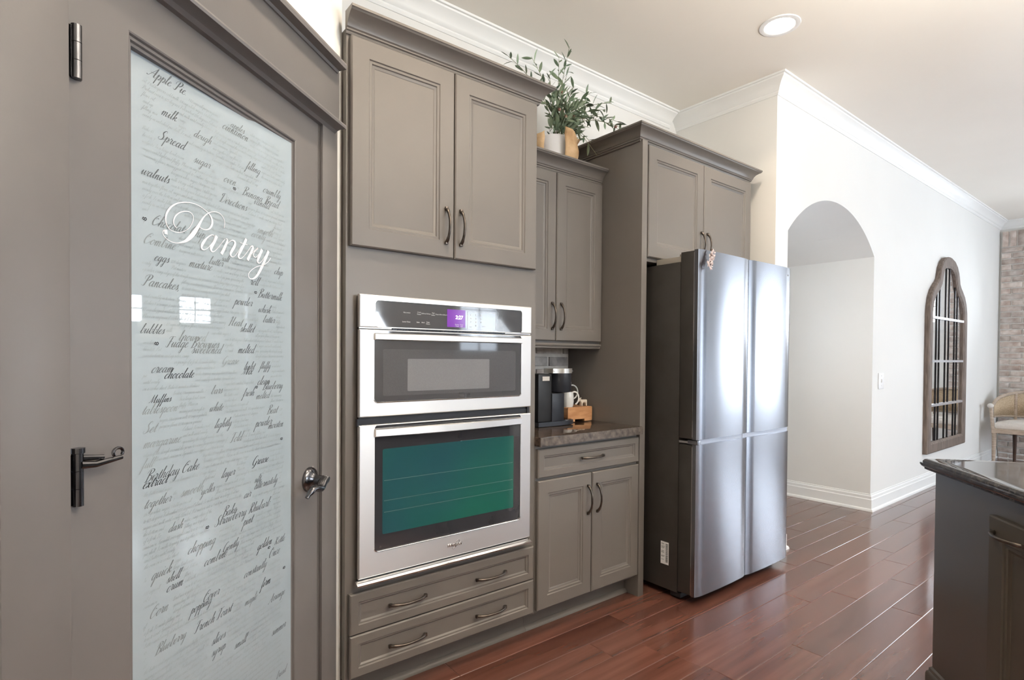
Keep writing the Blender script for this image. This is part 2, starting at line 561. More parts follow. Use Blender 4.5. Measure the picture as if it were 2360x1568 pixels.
# ------------------------------------------------------------------ plank floor
floor = struct('floor', MB().box(-1.2, FAR_X, BACK_Y, 2.95, -0.04, -0.003), seam_glint_m, label='reddish brown wood plank floor')
PW = 0.1313
def plank_mb(L, x=0.0, y=0.0):
    w, g, b = PW / 2, 0.0009, 0.0016
    vs = [(x + g, y - w + g, -0.012), (x + L - g, y - w + g, -0.012), (x + L - g, y + w - g, -0.012), (x + g, y + w - g, -0.012),
          (x + g, y - w + g, -b), (x + L - g, y - w + g, -b), (x + L - g, y + w - g, -b), (x + g, y + w - g, -b),
          (x + g + b, y - w + g + b, 0), (x + L - g - b, y - w + g + b, 0), (x + L - g - b, y + w - g - b, 0), (x + g + b, y + w - g - b, 0)]
    fs = [(3, 2, 1, 0)] + [(i, (i + 1) % 4, 4 + (i + 1) % 4, 4 + i) for i in range(4)] + [(4 + i, 4 + (i + 1) % 4, 8 + (i + 1) % 4, 8 + i) for i in range(4)] + [(8, 9, 10, 11)]
    return vs, fs
rows = []
y = 1.8878 + 8 * PW - PW / 2
rng = random.Random(3)
spots = []
while y > BACK_Y - PW / 2:
    xa = -1.2 - rng.random() * 1.0
    while xa < FAR_X:
        L = rng.choice((0.75, 0.95, 1.15, 1.35, 1.6))
        if xa + L > -1.1:
            spots.append((xa, y, L))
        xa += L
    y -= PW
def seen(x, yy):
    d = Vector((x, yy, 0)) - Vector((0, 0, CAM_H))
    z = d.dot(_fw)
    if z < 0.3:
        return None
    u, v = 1180 + F_PX * d.dot(_r2) / z, 841.5 - F_PX * d.dot(_u2) / z
    return z if -250 < u < 2500 and v < 1900 else None
vis, rest = [], []
for (xa, yy, L) in spots:
    zz = [seen(xa + L * t, yy) for t in (0, 0.25, 0.5, 0.75, 1)]
    zz = [q for q in zz if q]
    if zz and xa > 0.2 and yy < 2.45 and xa + L < FAR_X + 0.3 and yy > 0.0:
        vis.append((min(zz), xa, yy, L))
    else:
        rest.append((xa, yy, L))
vis.sort()
rest += [v[1:] for v in vis[280:]]
_pm = {}
for (_, xa, yy, L) in vis[:280]:
    Lc = min(L, FAR_X - xa)
    key = round(Lc, 3)
    if key not in _pm:
        v_, f_ = plank_mb(Lc)
        _pm[key] = MB().add(v_, f_).mesh('plank', 0)
        _pm[key].materials.append(plank_m)
    inst('plank', _pm[key], floor, (xa, yy, 0))
mb = MB()
for (xa, yy, L) in rest:
    xa2, xb2 = max(xa, -1.2), min(xa + L, FAR_X)
    if xb2 - xa2 > 0.02:
        mb.add(*plank_mb(xb2 - xa2, xa2, yy))
part('outlying_planks', mb, plank_m, floor, smooth=0, kind='stuff')

# ------------------------------------------------------------------ brick facing of the far wall
brick_m = M('whitewashed_red_brick', (0.36, 0.26, 0.22), 0.9, spec=0.2)
noise_color(brick_m, (0.42, 0.325, 0.275), (0.78, 0.72, 0.67), nscale=14, detail=6, lo=0.32, hi=0.75, objinfo=0.18)
bump(brick_m, 60, 0.5, 0.004)
mortar_m = M('pale_lime_mortar', (0.72, 0.69, 0.64), 0.95, spec=0.15)
noise_color(mortar_m, (0.76, 0.73, 0.68), (0.85, 0.82, 0.78), nscale=30)
bump(mortar_m, 90, 0.6, 0.004)
def rough_brick(dx, dy, dz, seed):
    """a tumbled brick centred at the origin"""
    r = random.Random(seed)
    mb = MB().box(-dx / 2, dx / 2, -dy / 2, dy / 2, -dz / 2, dz / 2, b=min(dx, dy, dz) * 0.16)
    mb.v = [(x + r.uniform(-1, 1) * 0.0015, y + r.uniform(-1, 1) * 0.0012, z + r.uniform(-1, 1) * 0.0015) for x, y, z in mb.v]
    me = mb.mesh('brick', 50)
    return me
BRICK_TOP, BRICK_Y1, BRICK_Y0 = 2.795, ARCH_Y - 0.018, 1.13
part('mortar', MB().box(FAR_X - 0.020, FAR_X - 0.0005, BRICK_Y0, BRICK_Y1, 0.0, BRICK_TOP), mortar_m, wall_far)
bl_full = [rough_brick(0.03, 0.196, 0.056, k) for k in range(4)]
bl_half = [rough_brick(0.03, 0.090, 0.056, k + 9) for k in range(2)]
bl_sold = [rough_brick(0.03, 0.056, 0.185, k + 20) for k in range(3)]
for me in bl_full + bl_half + bl_sold:
    me.materials.append(brick_m)
y = BRICK_Y1 - 0.038
while y > BRICK_Y0 + 0.02:
    inst('brick', rng.choice(bl_sold), wall_far, (FAR_X - 0.022, y, BRICK_TOP - 0.10))
    y -= 0.0725
z = BRICK_TOP - 0.235
row = 0
while z > 0.02:
    y = BRICK_Y1 - 0.006
    first = True
    while y > BRICK_Y0 + 0.05:
        half = (first and row % 2 == 1) or (y - 0.196 < BRICK_Y0)
        w = 0.09 if half else 0.196
        if y - w < BRICK_Y0 - 0.01:
            break
        inst('brick', rng.choice(bl_half if half else bl_full), wall_far, (FAR_X - 0.022 + rng.uniform(-0.002, 0.002), y - w / 2, z), (rng.choice((0, math.pi)), 0, 0))
        y -= w + 0.0155
        first = False
    z -= 0.0722
    row += 1

# ------------------------------------------------------------------ pantry door with frosted, lettered glass
def P_(mb):
    return mb.xf(MP)
D0, D1, DTOP = 0.514, 1.316, 1.962
G0, G1, GT, GB = 0.634, 1.196, 1.834, 0.24
door = MB()
door.box(D0, G0, 0.0, 0.038, 0.012, DTOP)
door.box(G1, D1, 0.0, 0.038, 0.012, DTOP)
door.box(G0, G1, 0.0, 0.038, GT, DTOP)
door.box(G0, G1, 0.0, 0.038, 0.012, GB)
door_1 = struct('door_1', P_(door), doorpaint, smooth=20, label='taupe pantry door with frosted recipe glass')
bead = MB()
prof_b = [(0.0, 0.0), (0.003, 0.0015), (0.005, 0.007), (0.011, 0.0075), (0.013, 0.013), (0.019, 0.014), (0.020, 0.030), (0.0, 0.030)]
# a mitred glazing bead around the opening: rings of (inset, depth)
base = len(bead.v)
for (i, d) in prof_b:
    bead.v += [(G0 + i, d, GB + i), (G1 - i, d, GB + i), (G1 - i, d, GT - i), (G0 + i, d, GT - i)]
for r in range(len(prof_b) - 1):
    for k in range(4):
        a, b = r * 4 + k, r * 4 + (k + 1) % 4
        bead.f.append((a, b, b + 4, a + 4))
part('glazing_bead', P_(bead), doorpaint, door_1, smooth=30)
# frosted pane, set very slightly out of parallel in its rebate
DELTA = math.radians(-2.0)
SC_ = (G0 + G1) / 2
MPANE = MP @ Matrix.Translation((SC_, 0.017, 0)) @ Matrix.Rotation(DELTA, 4, 'Z') @ Matrix.Translation((-SC_, 0, 0))
frost = M('frosted_pantry_glass', (0.60, 0.66, 0.67), 0.45, spec=0.5, coat=1.0, coat_rough=0.015)
noise_color(frost, (0.35, 0.42, 0.465), (0.365, 0.435, 0.48), nscale=3)
pane = part('frosted_pane', MB().box(G0 + 0.004, G1 - 0.004, 0.0, 0.006, GB + 0.004, GT - 0.004).xf(MPANE), frost, door_1, label='frosted glass pane printed with recipes')
# hinges
for i, zc in enumerate((1.731, 0.988, 0.245)):
    h = MB()
    for k in range(3):
        h.tube([(D0 + 0.009, -0.007, zc - 0.046 + k * 0.031), (D0 + 0.009, -0.007, zc - 0.016 + k * 0.031)], 0.0082, 12)
    h.box(D0 - 0.004, D0 + 0.022, -0.003, 0.0005, zc - 0.044, zc + 0.044)
    hg = part('hinge', P_(h), dark_nickel, door_1)
    if i == 1:
        st = MB()
        st.tube([(D0 + 0.009, -0.007, zc + 0.047), (D0 + 0.009, -0.007, zc + 0.056)], 0.0105, 12)
        st.tube([(D0 + 0.012, -0.008, zc + 0.038), (D0 + 0.046, -0.020, zc + 0.034)], [0.0055, 0.0045], 10)
        st.tube([(D0 + 0.010, -0.012, zc + 0.026), (D0 + 0.030, -0.020, zc + 0.024), (D0 + 0.074, -0.030, zc + 0.030)], [0.0075, 0.006, 0.0042], 10)
        pts = []
        for k in range(13):
            a = math.radians(-40 + 260 * k / 12)
            pts.append((D0 + 0.066 + 0.010 * math.cos(a), -0.030, zc + 0.040 + 0.008 * math.sin(a)))
        st.tube(pts, 0.0028, 8)
        part('door_stop', P_(st), dark_nickel, door_1, label='dark hinge-pin door stop')
# lever handle
LS, LZ = 1.268, 0.828
lv = MB()
MR = Matrix.Translation((LS, 0, LZ)) @ Matrix.Rotation(math.pi / 2, 4, 'X')
lv.lathe([(0.038, 0.0), (0.038, 0.004), (0.035, 0.010), (0.027, 0.015), (0.024, 0.016), (0.020, 0.021), (0.0155, 0.024), (0.0145, 0.052), (0.0, 0.054)], n=28, mat=MR)
hd = part('door_handle', P_(lv), dark_nickel, door_1, smooth=40)
pts, rad = [], []
for k in range(17):
    t = k / 16
    pts.append((LS - 0.004 - 0.098 * t + (0.008 if t < 0.1 else 0), -0.052 - 0.010 * math.sin(t * math.pi * 0.9), LZ + 0.006 - 0.030 * math.sin(min(t * 1.5, 1) * math.pi / 2) + 0.016 * max(0, math.sin((t - 0.35) * math.pi * 1.4)) - 0.010 * max(0, t - 0.75) * 4))
    rad.append(0.0155 - 0.006 * t if t < 0.9 else 0.0065)
part('lever', P_(MB().tube(pts, rad, 12, flat=0.8)), dark_nickel, hd, smooth=60)

# casing
cs = MB()
cs.box(0.395, 0.506, -0.012, 0.0, 0, 1.946, b=0.002)
cs.box(1.324, 1.416, -0.012, 0.0, 0, 1.946, b=0.002)
cs.box(0.380, 1.418, -0.018, 0.0, 1.956, 2.138, b=0.001)
P_(cs)
trim3 = struct('trim_3', cs, doorpaint, smooth=20, label='taupe flat casing of the pantry door')
lp = [(0, 1.930), (0.012, 1.932), (0.020, 1.940), (0.030, 1.944), (0.050, 1.945), (0.052, 1.951), (0.050, 1.957), (0, 1.957)]
cp = [(0, 2.126), (0.022, 2.127), (0.026, 2.134), (0.052, 2.136), (0.054, 2.146), (0.052, 2.154), (0, 2.154)]
for pr, nm in ((lp, 'lintel_shelf'), (cp, 'lintel_cap')):
    part(nm, MB().sweep([(0.392, 0.0), (0.392, -0.0001), (1.40, -0.0001), (1.40, 0.0)][1:3], pr).xf(MP), doorpaint, trim3, smooth=20)
jb = MB()
jb.box(0.502, 0.512, 0.0, 0.1, 0, DTOP + 0.006)
jb.box(1.3185, 1.33, 0.0, 0.1, 0, DTOP + 0.006)
jb.box(0.502, 1.33, 0.0, 0.1, DTOP + 0.002, 1.972)
part('door_jamb', P_(jb), doorpaint, trim3, smooth=20)
WORDS = [
    ('Apple Pie.', 0.7012, 1.7869, 0.8019, 2),
    ('milk', 0.7339, 1.7184, 0.7733, 2),
    ('apples', 0.9375, 1.774, 0.9867, 1),
    ('cinnamon', 0.9098, 1.7595, 1.0028, 1),
    ('dough', 0.8215, 1.7058, 0.8736, 1),
    ('Spread', 0.7262, 1.6646, 0.7992, 2),
    ('sugar', 0.8214, 1.648, 0.8708, 1),
    ('filling', 0.9931, 1.6904, 1.0463, 1),
    ('walnuts', 0.6843, 1.5777, 0.7535, 2),
    ('oven', 0.914, 1.6326, 0.9555, 1),
    ('Banana Bread', 0.9772, 1.6197, 1.1476, 1),
    ('crumbly', 1.0585, 1.6485, 1.132, 1),
    ('Directions', 0.8997, 1.5808, 0.9963, 1),
    ('vanilla', 1.0226, 1.6075, 1.0853, 1),
    ('Chocolate Chip', 0.7087, 1.4806, 0.8533, 1),
    ('Combine', 0.689, 1.4388, 0.775, 0),
    ('smooth', 1.0345, 1.5351, 1.0982, 0),
    ('evenly', 1.0127, 1.5197, 1.0675, 0),
    ('eggs', 0.7159, 1.4074, 0.7531, 2),
    ('mixture', 0.8073, 1.4095, 0.876, 1),
    ('butter', 0.8665, 1.4247, 0.9125, 1),
    ('salt', 0.9067, 1.438, 0.9314, 1),
    ('chip', 1.1058, 1.4355, 1.1421, 2),
    ('roll', 1.0078, 1.3942, 1.0397, 2),
    ('Pancakes,', 0.6857, 1.352, 0.7819, 1),
    ('Buttermilk', 1.0363, 1.3646, 1.1422, 2),
    ('powder', 0.9509, 1.3377, 1.0161, 2),
    ('whisk', 1.0397, 1.3247, 1.0893, 2),
    ('batter', 1.0589, 1.299, 1.1079, 2),
    ('Heat', 0.9299, 1.2833, 0.9772, 1),
    ('skillet', 0.9709, 1.2695, 1.0228, 2),
    ('bubbles', 0.6813, 1.2538, 0.7404, 2),
    ('browned', 0.7781, 1.2414, 0.8704, 0),
    ('Fudge Brownies', 0.7426, 1.2266, 0.9109, 1),
    ('melted', 0.9631, 1.2152, 1.0245, 2),
    ('sweetened', 0.8144, 1.2136, 0.9138, 1),
    ('cream', 0.7078, 1.1718, 0.7617, 2),
    ('chocolate', 0.7402, 1.1583, 0.8206, 3),
    ('Grease', 0.9094, 1.1873, 0.9662, 0),
    ('light', 0.9852, 1.1719, 1.0245, 2),
    ('fluffy', 1.0467, 1.1736, 1.0895, 2),
    ('Mix', 0.9772, 1.1597, 1.0245, 2),
    ('clean', 1.0364, 1.1309, 1.0859, 2),
    ('Blueberry', 1.0555, 1.1166, 1.1426, 2),
    ('fresh', 0.982, 1.1038, 1.0229, 2),
    ('bars', 0.873, 1.1168, 0.9094, 1),
    ('melted', 1.0313, 1.0931, 1.0859, 1),
    ('Muffins', 0.7024, 1.1079, 0.7581, 3),
    ('tablespoon', 0.6849, 1.0864, 0.7743, 0),
    ('white', 0.8675, 1.0752, 0.9122, 1),
    ('Beat', 1.0733, 1.0493, 1.1253, 1),
    ('Set', 0.6878, 1.0471, 0.7224, 0),
    ('lightly', 0.8839, 1.034, 0.9402, 2),
    ('powder', 1.028, 1.0198, 1.1026, 2),
    ('moisten', 1.0806, 1.008, 1.1448, 2),
    ('margarine', 0.6877, 1.0164, 0.7836, 0),
    ('Fold', 0.9342, 0.9921, 0.9772, 1),
    ('full', 0.6845, 0.9748, 0.7115, 0),
    ('Birthday Cake', 0.6895, 0.9464, 0.8421, 2),
    ('extract', 0.6864, 0.9336, 0.7475, 3),
    ('Grease', 1.0163, 0.9192, 1.0807, 3),
    ('layer', 0.9064, 0.9094, 0.9523, 2),
    ('sift', 1.0247, 0.8714, 1.0487, 2),
    ('alternately', 1.0247, 0.8544, 1.1199, 2),
    ('yolks', 0.842, 0.8836, 0.8837, 1),
    ('air', 0.9852, 0.8402, 1.0113, 2),
    ('together', 0.6894, 0.8909, 0.7576, 1),
    ('smooth', 0.7833, 0.8934, 0.8472, 0),
    ('Bake', 0.9063, 0.813, 0.96, 2),
    ('Strawberry Rhubarb', 0.8837, 0.7964, 1.0955, 2),
    ('pint', 0.982, 0.7706, 1.0231, 2),
    ('dash', 0.7506, 0.8238, 0.788, 1),
    ('Gently', 0.9106, 0.7257, 0.9662, 2),
    ('chopping', 0.8025, 0.7581, 0.8934, 1),
    ('golden', 1.0367, 0.6883, 1.0956, 3),
    ('Kettle', 1.1069, 0.6787, 1.1533, 2),
    ('combine', 0.851, 0.713, 0.9237, 2),
    ('Once', 1.0828, 0.6508, 1.1356, 2),
    ('quick', 0.7066, 0.7366, 0.7572, 1),
    ('shell', 0.7447, 0.7147, 0.7806, 2),
    ('crum', 0.7447, 0.6954, 0.7889, 2),
    ('constantly', 0.9852, 0.6329, 1.0738, 2),
    ('firm', 1.0524, 0.5811, 1.0902, 3),
    ('Cover', 0.8469, 0.6291, 0.899, 2),
    ('popping', 0.8109, 0.6182, 0.8738, 2),
    ('maple', 0.9885, 0.5595, 1.0351, 1),
    ('Arrange', 1.083, 0.5244, 1.1536, 2),
    ('French Toast', 0.8197, 0.5689, 0.94, 2),
    ('Corn', 0.7011, 0.6567, 0.7571, 0),
    ('slices', 0.8737, 0.5136, 0.9192, 2),
    ('syrup', 0.8737, 0.4866, 0.9192, 2),
    ('small', 0.9507, 0.4654, 0.9933, 2),
    ('simmer', 1.096, 0.4281, 1.1578, 2),
    ('Blueberry', 0.7136, 0.5732, 0.7972, 1),
    ('bread', 1.1169, 0.2951, 1.1601, 2),
]
ORNAMENTS = [(0.9479, 1.62), (0.6891, 1.4828), (1.0261, 1.3701), (0.7175, 1.2277), (1.0296, 1.1198), (1.1351, 0.9677), (0.8577, 0.7971), (1.081, 0.6748), (1.1475, 0.595)]
PANTRY = [
    [(0.9169, 1.5177, 0.00063), (0.919, 1.5315, 0.00068), (0.9139, 1.5421, 0.00068), (0.9019, 1.5494, 0.00063), (0.8862, 1.5491, 0.00075), (0.8689, 1.5426, 0.00091), (0.854, 1.5303, 0.0014), (0.8429, 1.515, 0.00238), (0.8339, 1.5004, 0.00364), (0.8232, 1.4856, 0.00462), (0.8109, 1.472, 0.0042), (0.7988, 1.462, 0.00273), (0.7853, 1.4559, 0.0013), (0.7738, 1.4526, 0.00084), (0.7592, 1.4527, 0.00065), (0.7481, 1.4563, 0.00065), (0.7404, 1.4624, 0.00065), (0.7385, 1.4672, 0.00072), (0.7396, 1.4713, 0.00091), (0.7443, 1.4749, 0.00117)],
    [(0.7419, 1.4703, 0.0039), (0.7501, 1.471, 0.00455)],
    [(0.7755, 1.4865, 0.00052), (0.7698, 1.4885, 0.00084), (0.7666, 1.4944, 0.00123), (0.7674, 1.5025, 0.00143), (0.7723, 1.5116, 0.0013), (0.7822, 1.5207, 0.00104), (0.7956, 1.5271, 0.00091), (0.8092, 1.5296, 0.00077), (0.8188, 1.5258, 0.00078), (0.8211, 1.5182, 0.00091), (0.8179, 1.5064, 0.00077), (0.8092, 1.4935, 0.0007), (0.7955, 1.4829, 0.00059), (0.7804, 1.477, 0.00063), (0.7657, 1.4764, 0.00065), (0.7545, 1.4798, 0.00078), (0.7474, 1.4886, 0.00117), (0.7459, 1.5012, 0.00176), (0.7499, 1.5139, 0.00208), (0.761, 1.5285, 0.00169), (0.7772, 1.5401, 0.00117), (0.799, 1.5482, 0.00085), (0.8197, 1.5515, 0.00077), (0.8393, 1.5505, 0.0007), (0.8558, 1.5456, 0.00077), (0.8671, 1.5407, 0.00098), (0.8756, 1.5328, 0.00196), (0.8785, 1.5234, 0.00252), (0.8765, 1.5144, 0.00255), (0.8689, 1.5048, 0.00165), (0.8576, 1.5001, 0.00105), (0.8466, 1.5002, 0.00077), (0.8384, 1.5031, 0.00056)],
    [(0.8852, 1.4889, 0.00063), (0.8823, 1.4929, 0.00084), (0.8746, 1.4913, 0.00105), (0.8632, 1.4829, 0.00154), (0.852, 1.4707, 0.00294), (0.8456, 1.4596, 0.0028), (0.8474, 1.4536, 0.00168), (0.8539, 1.4527, 0.00084), (0.8641, 1.4589, 0.00063), (0.8746, 1.4695, 0.00068), (0.8861, 1.4848, 0.00067)],
    [(0.893, 1.4932, 0.00375), (0.8842, 1.4771, 0.0035), (0.8755, 1.4625, 0.0036), (0.8746, 1.4566, 0.0027), (0.8793, 1.4531, 0.00126), (0.8861, 1.4558, 0.0007), (0.8959, 1.4649, 0.00063), (0.9088, 1.4792, 0.00068), (0.92, 1.491, 0.00075)],
    [(0.923, 1.4931, 0.00075), (0.9282, 1.492, 0.0015), (0.9261, 1.4841, 0.003), (0.9169, 1.4675, 0.00345), (0.9078, 1.4525, 0.0036)],
    [(0.9118, 1.4606, 0.0006), (0.9261, 1.4796, 0.0006), (0.9407, 1.4915, 0.0009), (0.9491, 1.4932, 0.00165), (0.9544, 1.4898, 0.00288), (0.9523, 1.4802, 0.00345), (0.9428, 1.4663, 0.00345), (0.9386, 1.458, 0.0027), (0.9417, 1.4533, 0.0015), (0.947, 1.4527, 0.0009), (0.9555, 1.458, 0.00068), (0.9663, 1.4707, 0.0006), (0.9784, 1.4868, 0.0006)],
    [(0.9952, 1.5073, 0.00368), (0.9839, 1.4879, 0.00345), (0.9707, 1.4669, 0.0033), (0.9663, 1.4577, 0.00256), (0.9707, 1.4531, 0.00144), (0.9784, 1.4552, 0.0008), (0.9907, 1.4659, 0.00072), (1.0043, 1.4809, 0.00072), (1.0112, 1.4901, 0.00096)],
    [(0.9729, 1.4931, 0.00075), (0.9997, 1.4925, 0.00075)],
    [(1.0112, 1.4901, 0.00096), (1.0182, 1.4933, 0.00176), (1.0205, 1.4895, 0.00272), (1.0158, 1.4799, 0.00336), (0.9997, 1.4534, 0.00368)],
    [(1.0066, 1.464, 0.00064), (1.0229, 1.4796, 0.00064), (1.0359, 1.49, 0.00128), (1.0395, 1.4915, 0.00224)],
    [(1.04, 1.4921, 0.00221), (1.0347, 1.4882, 0.0016), (1.0252, 1.4784, 0.00096), (1.0217, 1.4698, 0.00128), (1.0276, 1.4661, 0.00112), (1.0347, 1.4681, 0.00072), (1.0443, 1.4787, 0.00064)],
    [(1.0565, 1.4915, 0.00391), (1.0443, 1.4706, 0.00368), (1.0383, 1.4583, 0.00272), (1.0419, 1.4533, 0.00153), (1.0492, 1.4553, 0.00085), (1.0614, 1.4671, 0.00072), (1.0764, 1.4861, 0.00072)],
    [(1.0827, 1.4923, 0.00391), (1.0664, 1.463, 0.00384), (1.0492, 1.4358, 0.00368), (1.0347, 1.4176, 0.00288), (1.0205, 1.4084, 0.0016), (1.0089, 1.4076, 0.00088), (1.0032, 1.4131, 0.0008), (1.0055, 1.4213, 0.00072), (1.0182, 1.4327, 0.00072), (1.0371, 1.4428, 0.00072), (1.0614, 1.4508, 0.00077), (1.0815, 1.4631, 0.00077), (1.0917, 1.4756, 0.00068)],
]
# ------------------------------------------------------------------ script lettering on the pantry glass
def catmull(P, n=4):
    P = [np.array(p, float) for p in P]
    if len(P) < 3:
        return P
    out = []
    for i in range(len(P) - 1):
        p0, p1, p2, p3 = P[max(i - 1, 0)], P[i], P[i + 1], P[min(i + 2, len(P) - 1)]
        for k in range(n):
            t = k / n
            out.append(0.5 * ((2 * p1) + (-p0 + p2) * t + (2 * p0 - 5 * p1 + 4 * p2 - p3) * t * t + (-p0 + 3 * p1 - 3 * p2 + p3) * t ** 3))
    out.append(P[-1])
    return out

def ribbon(pts, hw):
    """flat ribbon along 2D points with half widths -> verts (n*2, 2)"""
    pts = np.array(pts)
    d = np.gradient(pts, axis=0)
    d /= np.maximum(np.linalg.norm(d, axis=1, keepdims=True), 1e-9)
    nrm = np.stack([-d[:, 1], d[:, 0]], 1) * np.array(hw)[:, None]
    return np.stack([pts + nrm, pts - nrm], 1).reshape(-1, 2)

_bowl = "75,85 50,100 20,75 12,35 30,2 55,20 75,60"
_hstem = "0,20 35,130 45,195 33,210 25,170 22,0"
GLYPH = {  # letter: (advance, strokes) in hundredths of the x-height
    'a': (110, [_bowl, "78,100 75,50 78,10 95,2 115,30"]), 'b': (95, ["0,20 35,120 50,190 38,210 28,180 25,60 30,10 50,0 75,25 80,70 65,95 100,85"]),
    'c': (80, ["70,80 50,100 20,75 12,35 30,2 60,10 85,35"]), 'd': (110, [_bowl, "80,210 77,100 75,40 80,8 95,2 115,30"]),
    'e': (80, ["5,35 45,60 60,85 45,100 20,75 12,35 30,2 60,10 85,35"]), 'f': (65, ["0,20 40,130 50,195 38,210 28,170 25,0 22,-90 10,-100 5,-80 30,-10 70,30"]),
    'g': (105, [_bowl, "78,100 75,0 70,-80 50,-110 30,-90 50,-50 110,30"]), 'h': (105, [_hstem, "22,30 50,90 70,98 75,70 72,20 85,0 110,30"]),
    'i': (55, ["0,30 25,100 22,30 32,2 60,30", "28,148 30,138"]), 'j': (50, ["0,30 25,100 22,0 15,-80 0,-105 -15,-80 10,-40 55,30"]),
    'k': (100, [_hstem, "22,40 55,90 70,85 60,60 30,50", "30,50 60,35 70,5 95,10 105,30"]), 'l': (55, ["0,20 40,140 48,195 36,210 26,170 22,40 32,2 60,30"]),
    'm': (140, ["0,40 20,98 22,50 20,0", "20,30 45,90 60,95 62,50 60,0", "60,30 85,90 100,95 103,50 105,10 120,0 145,30"]),
    'n': (100, ["0,40 20,98 22,50 20,0", "20,30 45,90 62,95 64,50 66,10 80,0 105,30"]),
    'o': (90, ["50,100 20,75 12,35 35,0 65,25 72,70 50,100 70,88 95,85"]), 'p': (95, ["0,40 25,110 22,0 20,-110", "22,30 50,95 75,80 78,40 55,0 90,10 100,30"]),
    'q': (100, [_bowl, "78,100 75,0 72,-110 90,-40 110,30"]), 'r': (80, ["0,40 20,112 30,95 55,92 50,40 60,2 85,30"]),
    's': (75, ["0,20 35,108 40,80 55,40 40,2 15,10", "40,2 80,30"]), 't': (60, ["0,30 35,165 28,50 36,2 65,30", "5,105 60,110"]),
    'u': (105, ["0,40 20,100 17,40 30,2 55,30 72,90", "75,100 72,30 82,2 110,30"]), 'v': (85, ["0,40 20,98 25,50 35,2 60,40 65,95 90,85"]),
    'w': (130, ["0,40 20,98 22,40 35,2 60,50 70,98", "72,98 70,40 85,2 110,50 115,98 135,85"]), 'x': (90, ["0,70 20,98 40,50 60,2 90,30", "75,100 40,50 5,2"]),
    'y': (105, ["0,40 20,100 17,40 30,2 55,30 72,90", "75,100 75,0 70,-80 50,-110 30,-90 50,-50 110,30"]), 'z': (80, ["0,80 25,100 60,90 10,5 40,10 80,30"]),
    'A': (170, ["-10,15 10,0 45,40 130,210", "130,210 128,100 130,10 155,0 180,30", "35,75 150,80"]), 'B': (150, ["60,200 55,100 50,0 20,0", "0,150 40,210 110,205 125,160 70,110 125,90 130,30 90,0 50,5"]),
    'C': (140, ["110,170 100,205 60,195 20,130 15,60 45,5 95,15 140,60", "40,120 70,150 95,130"]), 'D': (160, ["60,200 50,100 45,10 10,10 60,0 120,20 150,100 120,190 60,210 10,180 20,140"]),
    'F': (130, ["80,200 70,100 60,10 30,0 10,25", "10,160 40,205 140,200", "45,105 110,110"]), 'G': (150, ["115,170 100,205 60,195 20,130 15,60 45,5 95,15 120,80", "125,90 115,0 80,-60 40,-50 140,20"]),
    'H': (170, ["10,170 45,205 45,100 35,0 10,10", "130,205 115,100 120,10 160,20", "40,100 120,110"]), 'I': (90, ["60,205 50,100 45,10 10,10", "10,190 100,205"]),
    'K': (160, ["10,170 45,205 45,100 35,0", "135,205 90,130 45,105", "45,105 95,60 120,5 165,20"]), 'M': (200, ["0,10 40,60 60,205", "60,205 75,10", "75,10 150,205", "150,205 145,60 160,5 200,30"]),
    'O': (150, ["80,205 30,160 15,70 55,0 115,50 125,140 80,205 60,170 120,160"]), 'P': (140, ["70,200 60,100 50,10 20,0 -5,20", "10,120 0,170 50,210 120,200 130,150 90,100 60,105"]),
    'R': (160, ["70,200 60,100 50,10 20,0", "10,150 40,210 115,200 120,150 60,105", "60,105 95,60 120,5 165,20"]), 'S': (130, ["105,170 95,205 60,190 45,140 85,80 80,20 35,0 0,20 10,50", "80,20 130,40"]),
    'T': (130, ["75,195 65,100 55,10 25,0 5,25", "5,150 25,200 80,190 140,205"]),
    '0': (75, ["40,150 15,110 15,40 40,0 65,40 65,110 40,150"]), '1': (50, ["5,110 30,150 28,0"]), '2': (75, ["10,115 35,150 60,120 10,0 70,5"]),
    '3': (75, ["10,135 40,150 55,115 30,80 60,40 30,0 5,20"]), '4': (75, ["50,150 5,50 70,50", "50,90 48,0"]), '5': (75, ["65,150 25,150 20,90 55,85 55,25 10,0"]),
    '8': (75, ["40,150 15,115 60,45 40,0 15,40 60,115 40,150"]), '9': (75, ["60,115 40,150 15,115 40,75 60,115 45,0"]),
    ',': (40, ["20,5 10,-25"]), '.': (40, ["20,6 21,0"]), '/': (50, ["0,-10 45,160"]), '(': (45, ["40,170 10,80 30,-20"]), ')': (45, ["5,170 30,80 5,-20"]),
}
SLANT = 0.62
_cache = {}
def glyph(ch, heavy):
    key = (ch, heavy)
    if key not in _cache:
        adv, sts = GLYPH[ch]
        vs, fs = [], []
        thin, thick = (0.03, 0.105) if heavy else (0.025, 0.075)
        if ch.isupper():
            thick *= 1.25
        for stq in sts:
            P = [tuple(float(q) / 100 for q in p.split(',')) for p in stq.split()]
            C_ = np.array(catmull(P, 4 if heavy else 2))
            C_[:, 0] += C_[:, 1] * SLANT
            d = np.gradient(C_, axis=0)
            down = np.clip(-d[:, 1] / np.maximum(np.linalg.norm(d, axis=1), 1e-9), 0, 1)
            hw = thin + (thick - thin) * down ** 1.5
            hw[0] = min(hw[0], 0.06)
            hw[-1] = min(hw[-1], 0.06)
            k = sum(len(q) for q in vs)
            vs.append(ribbon(C_, hw))
            fs += [(k + 2 * i, k + 2 * i + 1, k + 2 * i + 3, k + 2 * i + 2) for i in range(len(C_) - 1)]
        _cache[key] = (adv / 100, np.concatenate(vs), np.array(fs))
    return _cache[key]

def word_width(w, heavy=True):
    return sum(glyph(c, heavy)[0] if c in GLYPH else 0.62 for c in w)

